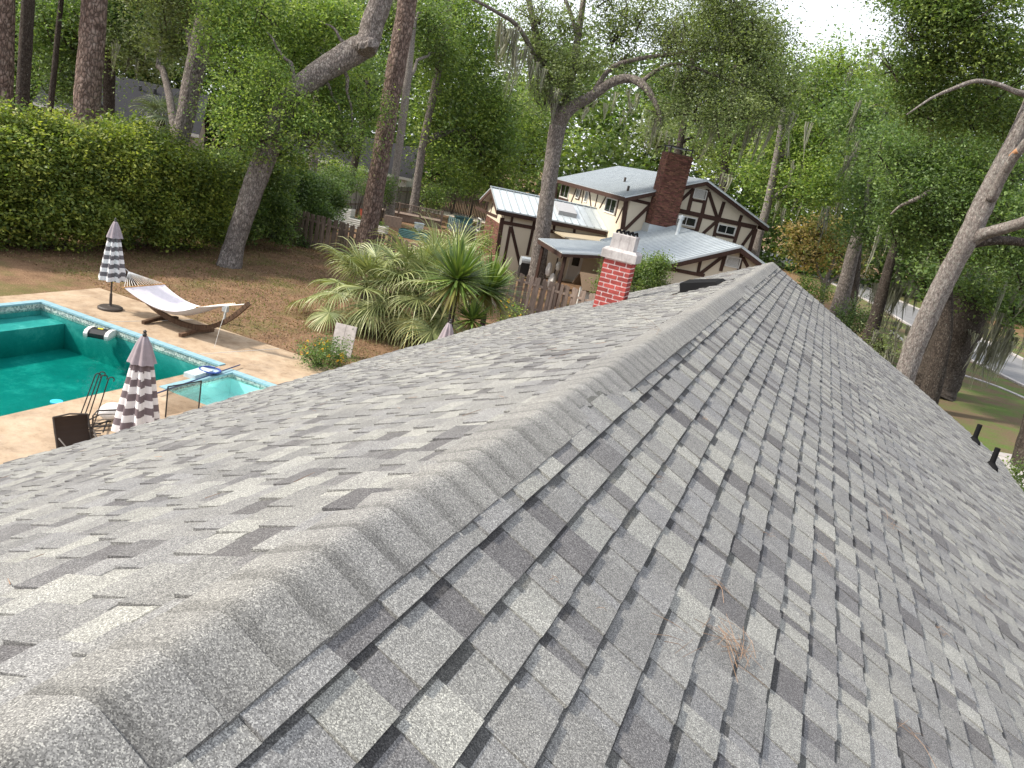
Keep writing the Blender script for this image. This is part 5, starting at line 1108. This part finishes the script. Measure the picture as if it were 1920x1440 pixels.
# robot cleaner afloat
q = gnd(188, 627, -.1); root = thing('pool_robot', 'white and black robot cleaner floating at the pool wall', 'pool cleaner', (q[0], q[1], -.15)); ca = .45
def rot(c, dx, dy, dz): return (c[0]+dx*math.cos(ca)-dy*math.sin(ca), c[1]+dx*math.sin(ca)+dy*math.cos(ca), dz)
for s_ in (-1, 1):
    mb = MB(); pr_ = [(-.26, -.16), (-.27, -.05), (-.2, .02), (.0, .05), (.2, .02), (.27, -.05), (.26, -.16)]
    a_, b_ = s_*.2, s_*.29; Vv = [rot(q, a_, x, z) for x, z in pr_]+[rot(q, b_, x, z) for x, z in pr_]; m7 = 7
    mb.raw(Vv, [[i, (i+1) % 7, 7+(i+1) % 7, 7+i] for i in range(7)]); mb.ng += [list(range(7))[::-1], list(range(7, 14))]; mb.ngc += [(1, 1, 1)]*2; part(mb, 'side_track', M_WHITE, root)
mb = MB(); pr_ = [(-.22, -.15), (-.23, -.04), (-.1, .035), (.1, .035), (.23, -.04), (.22, -.15)]; Vv = [rot(q, -.2, x, z) for x, z in pr_]+[rot(q, .2, x, z) for x, z in pr_]; mb.raw(Vv, [[i, (i+1) % 6, 6+(i+1) % 6, 6+i] for i in range(6)]); part(mb, 'body', M_BLACK, root)
part(MB().box(rot(q, 0, 0, .045), (.12, .06, .012), (.7, .55, .05), ca), 'badge', M_TINT, root)
q = gnd(106, 753, -.11); tag(MB().lathe([(0, -.02), (.11, -.02), (.11, .005), (.06, .01), (0, .01)], 20, (0, 0, 0), (.05, .45, .75)).build('drain_float', M_TINTG, None, False, (q[0], q[1], -.105)), 'small blue disc floating near the deck side of the pool', 'pool float')
# skimmer net with its pole laid across the spa edge
a = gnd(295, 737, .1); b = gnd(450, 684, .1); root = thing('skimmer_net', 'blue pool skimmer net on a long pole laid across the spa', 'pool net', (a[0], a[1], .08))
part(MB().tube([a, b], [.016, .014], 8), 'pole', plain('navy_metal', (.03, .045, .12), .4), root); c = gnd(394, 694, .12); mb = MB(); L8 = [c+np.array([.25*math.cos(t), .2*math.sin(t), .01]) for t in np.linspace(0, 6.283, 22)]; mb.tube(L8, [.018]*22, 6); part(mb, 'rim', plain('navy_plastic', (.03, .06, .25), .4), root)
mb = MB(); mb.lathe([(.24, .0), (.2, -.03), (0, -.04)], 20, c, (.30, .40, .55)); part(mb, 'net', M_TINT, root)
tag(MB().box((0, 0, .05), (.3, .62, .1), (.40, .47, .50), .1).build('spillway_block', M_TINT, None, False, tuple(gnd(372, 706)[:2])+(.03,)), 'pale blue spillway block between the pool and the spa', 'pool fitting')
# patio furniture by the near umbrella
q = gnd(136, 872); root = thing('sling_chair', 'dark brown sling-back patio chair lying among the hooks', 'chair', (q[0], q[1], .03)); o = np.array([q[0]+.15, q[1]-.1, .03])
ux = np.array([.35, .93, 0]); bk = np.array([-.93, .35, 0]); U3 = np.array([-.30, .05, .95]); mb = MB()
B0 = o+TZ*.36-ux*.25; B1 = o+TZ*.36+ux*.25; k = 6; P8 = []
for i in range(k+1): t = i/k; P8.append((B0+U3*.5*t+bk*.06*math.sin(t*3), B1+U3*.5*t+bk*.06*math.sin(t*3)))
Vv = [p for pr in P8 for p in pr]; mb.raw(Vv, [[2*i, 2*i+1, 2*i+3, 2*i+2] for i in range(k)]); part(mb, 'backrest', plain('brown_sling', (.035, .022, .016), .8), root)
mb = MB().box8([B0-bk*.5-TZ*.03, B1-bk*.5-TZ*.03, B1-TZ*.03, B0-TZ*.03, B0-bk*.5, B1-bk*.5, B1, B0]); part(mb, 'seat', plain('brown_sling', (.035, .022, .016), .8), root)
for s_ in (-1, 1):
    e = ux*.25*s_; mb = MB().tube([o+e+TZ*.0+bk*.1, o+e+TZ*.36, o+e+TZ*.36+U3*.5], [.014]*3, 6); mb.tube([o+e-bk*.5, o+e-bk*.5+TZ*.54, o+e+TZ*.56+bk*-.05], [.013]*3, 6); part(mb, 'side_frame', M_BRONZE, root)
part(MB().tube([B0+U3*.5, (B0+B1)/2+U3*.52+bk*.03, B1+U3*.5], [.014]*3, 6), 'top_rail', M_BRONZE, root)
q = gnd(205, 872); root = thing('patio_chair', 'empty bronze metal chair frame with slatted back beside the near umbrella', 'chair', (q[0], q[1], .03)); o = np.array([q[0], q[1], .03]); ux = np.array([.5, .86, 0]); bk = np.array([-.86, .5, 0])
mb = MB().tube([o-ux*.27+TZ*.4, o-ux*.28+TZ*.85, o-ux*.22+TZ*.93, o+ux*.22+TZ*.93, o+ux*.28+TZ*.85, o+ux*.27+TZ*.4], [.014]*6, 7); part(mb, 'back_frame', M_BRONZE, root)
for z in (.5, .59, .68, .77, .86): part(MB().tube([o-ux*.27+TZ*z, o+ux*.27+TZ*z], [.007]*2, 5), 'slat', M_BRONZE, root)
for s_ in (-1, 1):
    e = ux*.27*s_; part(MB().tube([o+e, o+e+TZ*.4], [.013]*2, 6), 'leg', M_BRONZE, root); part(MB().tube([o+e-bk*.5, o+e-bk*.5+TZ*.6, o+e+TZ*.62], [.013]*3, 6), 'leg', M_BRONZE, root)
part(MB().tube([o-ux*.27+TZ*.4, o+ux*.27+TZ*.4, o+ux*.27-bk*.5+TZ*.4, o-ux*.27-bk*.5+TZ*.4, o-ux*.27+TZ*.4], [.012]*5, 6), 'seat_frame', M_BRONZE, root)
lab = ['tallest leaning shepherd hook of the bundle beside the sling chair', 'second leaning shepherd hook of the bundle, curl facing the pool', 'thin leaning shepherd hook between the two chairs', 'shepherd hook leaning apart toward the umbrella']
for i, (bx, by, tx, ty, dd) in enumerate(((128, 840, 178, 705, 11.2), (138, 838, 186, 702, 11.3), (150, 832, 190, 708, 11.4), (168, 822, 203, 712, 11.6))):
    b0 = gnd(bx, by, .03); t0 = gnd(tx, ty, 1.25); d = (t0-b0)/np.linalg.norm(t0-b0); sdv = np.array([.5, .86, 0]); R_ = .045
    hook = [t0+sdv*R_*(1-math.cos(a))+TZ*R_*math.sin(a) for a in np.linspace(0, 3.9, 9)]; tag(MB().tube([b0, (b0+t0)/2]+hook, [.010]*11, 6).build('shepherd_hook', M_BLACK), lab[i], 'garden hook', 'leaning hooks')
q = gnd(228, 802); mb = MB(); prof_ = [(0, 0), (.16, .02), (.2, .08), (.17, .14), (0, .17)]; r_ = np.random.default_rng(9)
ctr = np.array([q[0], q[1], .32]); dirb = np.array([.5, .86, 0]); Pb = [ctr+dirb*t for t in np.linspace(-.42, .42, 11)]; mb.tube(Pb, [.03, .10, .15, .16, .165, .16, .165, .16, .15, .11, .03], 14, col=(.72, .71, .70), lump=.06, seed=3); tag(mb.build('white_bag', M_CLOTH, None, True), 'plump white bag lying under the near umbrella', 'bag')
root = thing('furniture_stack', 'jumbled stack of dark metal furniture frames under the white bag', 'furniture', (q[0], q[1], .03)); r_ = np.random.default_rng(10)
for i in range(9):
    c = np.array([q[0], q[1], .04+.012*i])+np.array([r_.normal(0, .22), r_.normal(0, .35)-.2, 0]); a = r_.uniform(0, 3.1); dv = np.array([math.cos(a), math.sin(a), r_.uniform(-.05, .05)])*r_.uniform(.3, .6); part(MB().tube([c-dv, c, c+dv], [.014]*3, 6), 'rod', M_BLACK, root)
a = gnd(310, 785); b = gnd(372, 772); a[2] = b[2] = .03; root = thing('mesh_barrier', 'see-through mesh pool barrier panel in front of the spa', 'barrier', tuple(a)); HP = .62
def _mesh(t, bb):
    tr = N(t, 'ShaderNodeBsdfTransparent'); mx = N(t, 'ShaderNodeMixShader'); mx.inputs[0].default_value = .42; bb.inputs['Base Color'].default_value = (.16, .11, .07, 1); t.links.new(tr.outputs[0], mx.inputs[1]); t.links.new(bb.outputs[0], mx.inputs[2]); t.links.new(mx.outputs[0], t.nodes['Material Output'].inputs[0])
for q2 in (a, b): part(MB().tube([q2, q2+TZ*HP], [.014, .014], 8), 'post', M_BLACK, root)
part(MB().raw([a+TZ*.03, b+TZ*.03, b+TZ*(HP-.02), a+TZ*(HP-.02)], [[0, 1, 2, 3]]), 'mesh', mat('brown_mesh', _mesh), root); part(MB().beam(a+TZ*HP, b+TZ*HP, .02, .02), 'top_rail', M_BLACK, root)
# two pale slabs leaning by the flowering shrub
for i, (cx, cy, dz) in enumerate(((636, 655, 0), )):
    q = gnd(637, 668); root = thing('leaning_slab', 'pale tiled slab propped upright behind the flowering shrub', 'slab', (q[0], q[1], 0)); ux = np.array([.97, .24, 0]); tl = np.array([-.05, .2, .98])
    for r2 in range(2):
        for c2_ in range(2):
            o = np.array([q[0], q[1], 0])+ux*(-.3+.3*c2_+.004)+tl*(.02+.43*r2); part(MB().box8([o, o+ux*.292, o+ux*.292+np.array([0, .03, 0]), o+np.array([0, .03, 0]), o+tl*.42, o+ux*.292+tl*.42, o+ux*.292+tl*.42+np.array([0, .03, 0]), o+tl*.42+np.array([0, .03, 0])], (.40, .365, .35)), 'tile', M_TINT, root)

# ================================================================ the neighbour's garden
def corr_bed(label, px, py, w_, d_, h_, col, rz=.3, grp='raised beds'):
    q = gnd(px, py); root = thing('raised_bed', label, 'raised bed', (q[0], q[1], 0), grp); n = int(h_/.10); mb = MB(); ca_, sa_ = math.cos(rz), math.sin(rz)
    def W(x, y, z): return (q[0]+x*ca_-y*sa_, q[1]+x*sa_+y*ca_, z)
    rows = []
    for i in range(n*2+1): e = .022 if i % 2 else 0; rows.append([W(sx*(w_/2+e), sy*(d_/2+e), h_*i/(2*n)) for sx, sy in ((-1, -1), (1, -1), (1, 1), (-1, 1))])
    Vv = [p for r in rows for p in r]; mb.raw(Vv, [[4*i+j, 4*i+(j+1) % 4, 4*i+4+(j+1) % 4, 4*i+4+j] for i in range(2*n) for j in range(4)], col=col); part(mb, 'wall', M_TINTG, root)
    part(MB().raw([W(sx*(w_/2-.01), sy*(d_/2-.01), h_-.1) for sx, sy in ((-1, -1), (1, -1), (1, 1), (-1, 1))], [[0, 1, 2, 3]]), 'soil', plain('soil', (.05, .035, .025), .95), root)
    r_ = np.random.default_rng(int(px)); mb = MB(); blob_leaves(mb, W(0, 0, h_+.08), (w_*.4, d_*.4, .12), 260, .1, .1, G_OAK, r_, per=13); struct(part(mb, 'plants', M_LEAF, root), 'stuff')
corr_bed('tall white corrugated raised bed by the plank fence', 636, 420, 1.5, 1.0, 1.05, (.54, .53, .49)); corr_bed('low white corrugated raised bed left of the reddish pine', 676, 430, 1.3, .9, .6, (.54, .53, .49)); corr_bed('low white corrugated raised bed right of the reddish pine', 706, 436, 1.2, .9, .5, (.54, .53, .49)); corr_bed('blue corrugated raised bed at the hedge end of the garden', 598, 405, 1.6, 1.0, .6, (.06, .16, .22)); corr_bed('green corrugated bed behind the palms', 775, 448, 1.8, .9, .5, (.05, .14, .14))
q = gnd(765, 418); root = thing('garden_deck', 'weathered wooden garden deck with picket railing and steps', 'deck', (q[0], q[1], 0)); dv = np.array([.86, .5, 0]); dn = np.array([-.5, .86, 0]); o = np.array([q[0], q[1], 0])
for i in range(10): part(MB().beam(o-dv*2.4+dn*(.16*i)+TZ*.55, o+dv*2.4+dn*(.16*i)+TZ*.55, .15, .03), 'plank', M_FENCE, root)
for s_ in (-2.4, -.8, .8, 2.4): part(MB().beam(o+dv*s_, o+dv*s_+TZ*1.35, .1, .1, up=(0, 1, 0)), 'post', M_FENCE, root)
for z in (.75, 1.3): part(MB().beam(o-dv*2.4+TZ*z, o+dv*2.4+TZ*z, .09, .05), 'rail', M_FENCE, root)
mb = MB()
for i in range(32): p0 = o+dv*(-2.35+i*.15); mb.beam(p0+TZ*.75, p0+TZ*1.3, .04, .03, up=(0, 1, 0))
struct(part(mb, 'pickets', M_FENCE, root), 'stuff'); part(MB().beam(o-dv*2.4+TZ*.28, o+dv*2.4+TZ*.28, .03, .5), 'skirt_board', M_FENCE, root)
q = gnd(735, 425); tag(MB().box((0, 0, .35), (1.2, .5, .7), (.30, .22, .17), .5).build('wooden_planter', M_TINT, None, False, (q[0], q[1], 0)), 'long brown wooden planter in front of the garden deck', 'planter')
q = gnd(684, 410); tag(MB().lathe([(0, 0), (.3, 0), (.42, .6), (.45, .62), (.4, .62), (.35, .5)], 14, (0, 0, 0), (.30, .07, .045)).build('red_pot', M_TINT, None, False, (q[0], q[1], 0)), 'rust-red garden pot left of the reddish pine', 'pot')
q = gnd(783, 440); tag(MB().lathe([(0, 0), (.22, 0), (.34, .75), (.36, .77), (.3, .77), (.26, .6)], 16, (0, 0, 0), (.55, .62, .64)).build('pale_pot', M_TINT, None, False, (q[0], q[1], 0)), 'tall pale blue garden pot above the palms', 'pot')
a = gnd(838, 430); b = gnd(890, 455); root = thing('pool_fence', 'teal picket pool fence beside the black bin', 'fence', tuple(a)); 
for z in (.2, .95): part(MB().beam(a+TZ*z, b+TZ*z, .04, .04), 'rail', plain('teal_paint', (.06, .12, .13), .5), root)
mb = MB()
for i in range(30): p0 = a+(b-a)*(i/29); mb.beam(p0+TZ*.05, p0+TZ*1.05, .03, .03, up=(0, 1, 0), col=(.35, .45, .45) if i % 2 else (.05, .17, .19))
struct(part(mb, 'pickets', M_TINT, root), 'stuff')
q = gnd(874, 468); root = thing('black_bin', 'black ribbed plastic bin beside the half-timbered wing', 'bin', (q[0], q[1], 0)); mb = MB(); pr_ = []
for i in range(11): pr_.append((.34+.02*(i % 2)+.01*i*.5, .02+.11*i))
part(mb.lathe(pr_, 18, (q[0], q[1], 0)), 'body', M_BLACK, root); part(MB().lathe([(.42, 1.14), (.42, 1.2), (.3, 1.26), (0, 1.28)], 18, (q[0], q[1], 0)), 'lid', M_BLACK, root)
q = gnd(875, 408); struct(MB().box((0, 0, .02), (9, 5, .03), (1, 1, 1), .5).build('patio', plain('pale_patio', (.55, .48, .40), .9), None, False, (q[0], q[1], 0)))
tag(MB().lathe([(0, 0), (.8, 0), (.82, .4), (.88, .42), (.88, .46), (.78, .46), (.75, .3)], 28, (0, 0, 0), (.07, .17, .18)).build('wading_pool', M_TINTG, None, False, tuple(gnd(868, 418)[:2])+(.03,)), 'round teal wading pool on the pale patio', 'wading pool')
q = gnd(985, 522); root = thing('barbecue_grill', 'black barbecue grill with silver lid beside the forked oak', 'grill', (q[0], q[1], 0)); part(MB().box((q[0], q[1], .5), (.9, .5, .75), (1, 1, 1), .59), 'cart', M_BLACK, root); part(MB().tube([(q[0]-.38, q[1]-.26, .92), (q[0]+.38, q[1]+.26, .92)], [.26, .26], 14), 'lid', M_GALV, root)
for s_ in (-1, 1): part(MB().box((q[0]+s_*.36, q[1]+s_*.25, .07), (.06, .4, .14), (1, 1, 1), .59), 'leg', M_BLACK, root)
q = at(1038, 520, 39.5); root = thing('coat_rack', 'dark stand hung with white cloths at the porch edge', 'stand', (q[0], q[1], 0)); part(MB().tube([(q[0], q[1], 0), (q[0], q[1], 1.75)], [.05, .04], 8), 'pole', M_BRONZE, root)
for i, (dx, z, r2, hh, cc) in enumerate(((-.3, 1.1, .16, .7, (.75, .74, .72)), (.1, 1.35, .14, .45, (.7, .7, .68)), (-.05, .55, .2, .8, (.78, .77, .74)), (.28, .9, .15, .6, (.10, .09, .09)))): part(MB().lathe([(.02, hh/2), (r2*.6, hh*.4), (r2, 0), (r2*.8, -hh*.4), (r2*.3, -hh/2)], 14, (q[0]+dx, q[1]+dx*.5, z), cc, lambda th, i: 1+.2*math.sin(5*th)), 'cloth', M_CLOTH, root, smooth=True)
q = at(1120, 545, 35.5); root = thing('garden_hutch', 'small hutch with tan shingled roof and vines by the porch', 'hutch', (q[0], q[1], 0)); g1 = np.array([.83, .56, 0]); g2 = np.array([-.56, .83, 0]); o = np.array([q[0], q[1], 0])
part(MB().box8([o+g1*a_+g2*b_+TZ*z for z in (0, 1.1) for a_, b_ in ((-.7, -.5), (.9, -.5), (.9, .5), (-.7, .5))]), 'body', M_WHITE, root)
for s_ in (-1, 1): part(MB().box8([o+g1*-1.0+g2*0+TZ*1.75, o+g1*1.2+TZ*1.75, o+g1*1.2+g2*s_*.85+TZ*1.1, o+g1*-1.0+g2*s_*.85+TZ*1.1, o+g1*-1.0+TZ*1.83, o+g1*1.2+TZ*1.83, o+g1*1.2+g2*s_*.9+TZ*1.16, o+g1*-1.0+g2*s_*.9+TZ*1.16]), 'roof_slope', plain('tan_shingle', (.15, .105, .07), .95, var=.3, scale=14), root)
bush('vine', 'green vine hanging over the hutch left of the brick chimney', 1132, 525, 34.2, 12, 26, G_OAK, 437, .08, .14)

# ================================================================ far houses and vehicles
def gable_house(label, c, fr, wl, wd, ze_, zr_, wallc, name='far_house'):
    root = thing(name, label, 'house', (c[0], c[1], 0)); f1 = np.array([math.cos(fr), math.sin(fr), 0]); f2 = np.array([-f1[1], f1[0], 0]); o = np.array([c[0], c[1], 0]); mb = MB()
    P = [(-wl/2, -wd/2), (wl/2, -wd/2), (wl/2, wd/2), (-wl/2, wd/2)]; mb.box8([o+f1*a+f2*b_+TZ*z for z in (0, ze_) for a, b_ in P]); V = [o+f1*s_*wl/2+f2*b_+TZ*z for s_ in (-1, 1) for b_, z in ((-wd/2, ze_), (wd/2, ze_), (0, zr_-.15))]; mb.raw(V, tris=[[0, 1, 2], [5, 4, 3]]); part(mb, 'wall', plain('wall_paint', wallc, .9), root)
    for s_ in (-1, 1): e = [o+f1*a+f2*s_*b_+TZ*z for a, b_, z in ((-wl/2-.5, 0, zr_), (wl/2+.5, 0, zr_), (wl/2+.5, wd/2+.6, ze_-.1), (-wl/2-.5, wd/2+.6, ze_-.1))]; part(MB().box8([q-TZ*.12 for q in e]+e), 'roof_slope', M_DKROOF, root)
    for s_ in (-1,): part(MB().beam(o+f1*(-wl/2-.5)+f2*s_*(wd/2+.62)+TZ*(ze_-.2), o+f1*(wl/2+.5)+f2*s_*(wd/2+.62)+TZ*(ze_-.2), .05, .22), 'fascia_board', M_WHITE, root)
    for k in (-.3, .05, .3):
        w0 = o+f1*wl*k-f2*(wd/2+.02); wn = part(MB().box8([w0+f1*a+TZ*z-f2*n_ for n_ in (0, .03) for a, z in ((-.5, .9), (.5, .9), (.5, 2.0), (-.5, 2.0))]), 'window', M_GLASS, root); mb = MB()
        for z in (.9, 2.0): mb.beam(w0-f1*.55+TZ*z-f2*.03, w0+f1*.55+TZ*z-f2*.03, .05, .09)
        part(mb, 'frame', M_WHITE, wn)
    return root, o, f1, f2
c = at(250, 190, 68); r0, o, f1, f2 = gable_house('house with dark shingle roof beyond the hedge', c, math.radians(38), 9.5, 9, 3.2, 5.9, (.30, .26, .22))
for k in (-2.2, .6, 1.6): part(MB().lathe([(.12, 0), (.12, .45), (.0, .5)], 9, o+f1*k-f2*1.2+TZ*5.1), 'roof_vent', M_BLACK, r0)
c = at(668, 300, 76); gable_house('white-walled house with dark roof behind the vine-covered fence', c, math.radians(22), 11, 9, 2.7, 5.2, (.62, .61, .58))
def car(label, q, rz, col):
    root = thing('parked_car', label, 'car', (q[0], q[1], 0)); ca_, sa_ = math.cos(rz), math.sin(rz)
    def W(x, y, z): return (q[0]+x*ca_-y*sa_, q[1]+x*sa_+y*ca_, z)
    def pr_(mb, prof_, hw_, col_): n = len(prof_); mb.raw([W(x, -hw_, z) for x, z in prof_]+[W(x, hw_, z) for x, z in prof_], [[i, (i+1) % n, n+(i+1) % n, n+i] for i in range(n)], col=col_); b_ = mb.n-2*n; mb.ng += [[b_+i for i in range(n)][::-1], [b_+n+i for i in range(n)]]; mb.ngc += [col_]*2; return mb
    part(pr_(MB(), [(-2.2, .3), (2.2, .3), (2.25, .6), (2.1, .85), (1.0, .98), (-1.3, 1.0), (-2.15, .95), (-2.25, .6)], .88, col), 'body', M_TINTG, root)
    part(pr_(MB(), [(1.05, .97), (.35, 1.5), (-1.1, 1.52), (-1.75, .98)], .78, (.02, .022, .025)), 'glass_house', M_TINTG, root); part(pr_(MB(), [(.4, 1.49), (.3, 1.56), (-1.0, 1.58), (-1.15, 1.5)], .72, col), 'roof', M_TINTG, root)
    for x in (-1.4, 1.4):
        for s_ in (-1, 1): part(MB().tube([W(x, s_*.68, .32), W(x, s_*.9, .32)], [.32, .32], 16), 'wheel', M_BLACK, root)
car('white car parked in the driveway between far trunks', gnd(758, 322), .6, (.72, .72, .72)); car('silver car parked on the far driveway behind the slim trunk', gnd(800, 326), .5, (.5, .52, .54))
q = gnd(100, 216); root = thing('box_trailer', 'white box trailer with a red end seen between the pine trunks', 'trailer', (q[0], q[1], 0)); rz = math.radians(40)
part(MB().box((q[0], q[1], 1.45), (6.0, 2.2, 1.5), (.66, .66, .64), rz), 'box', M_TINT, root); part(MB().box((q[0]-3.1*math.cos(rz), q[1]-3.1*math.sin(rz), 1.5), (.5, 2.15, 1.3), (.55, .07, .03), rz), 'red_panel', M_TINT, root)
for s_ in (-1.2, 1.2): part(MB().tube([(q[0]+s_*math.cos(rz)+.75, q[1]+s_*math.sin(rz)-.9, .4), (q[0]+s_*math.cos(rz)+.9, q[1]+s_*math.sin(rz)-1.1, .4)], [.4, .4], 14), 'wheel', M_BLACK, root)
part(MB().box((q[0], q[1], .6), (6.2, 2.0, .15), (.2, .2, .2), rz), 'chassis', M_TINT, root)
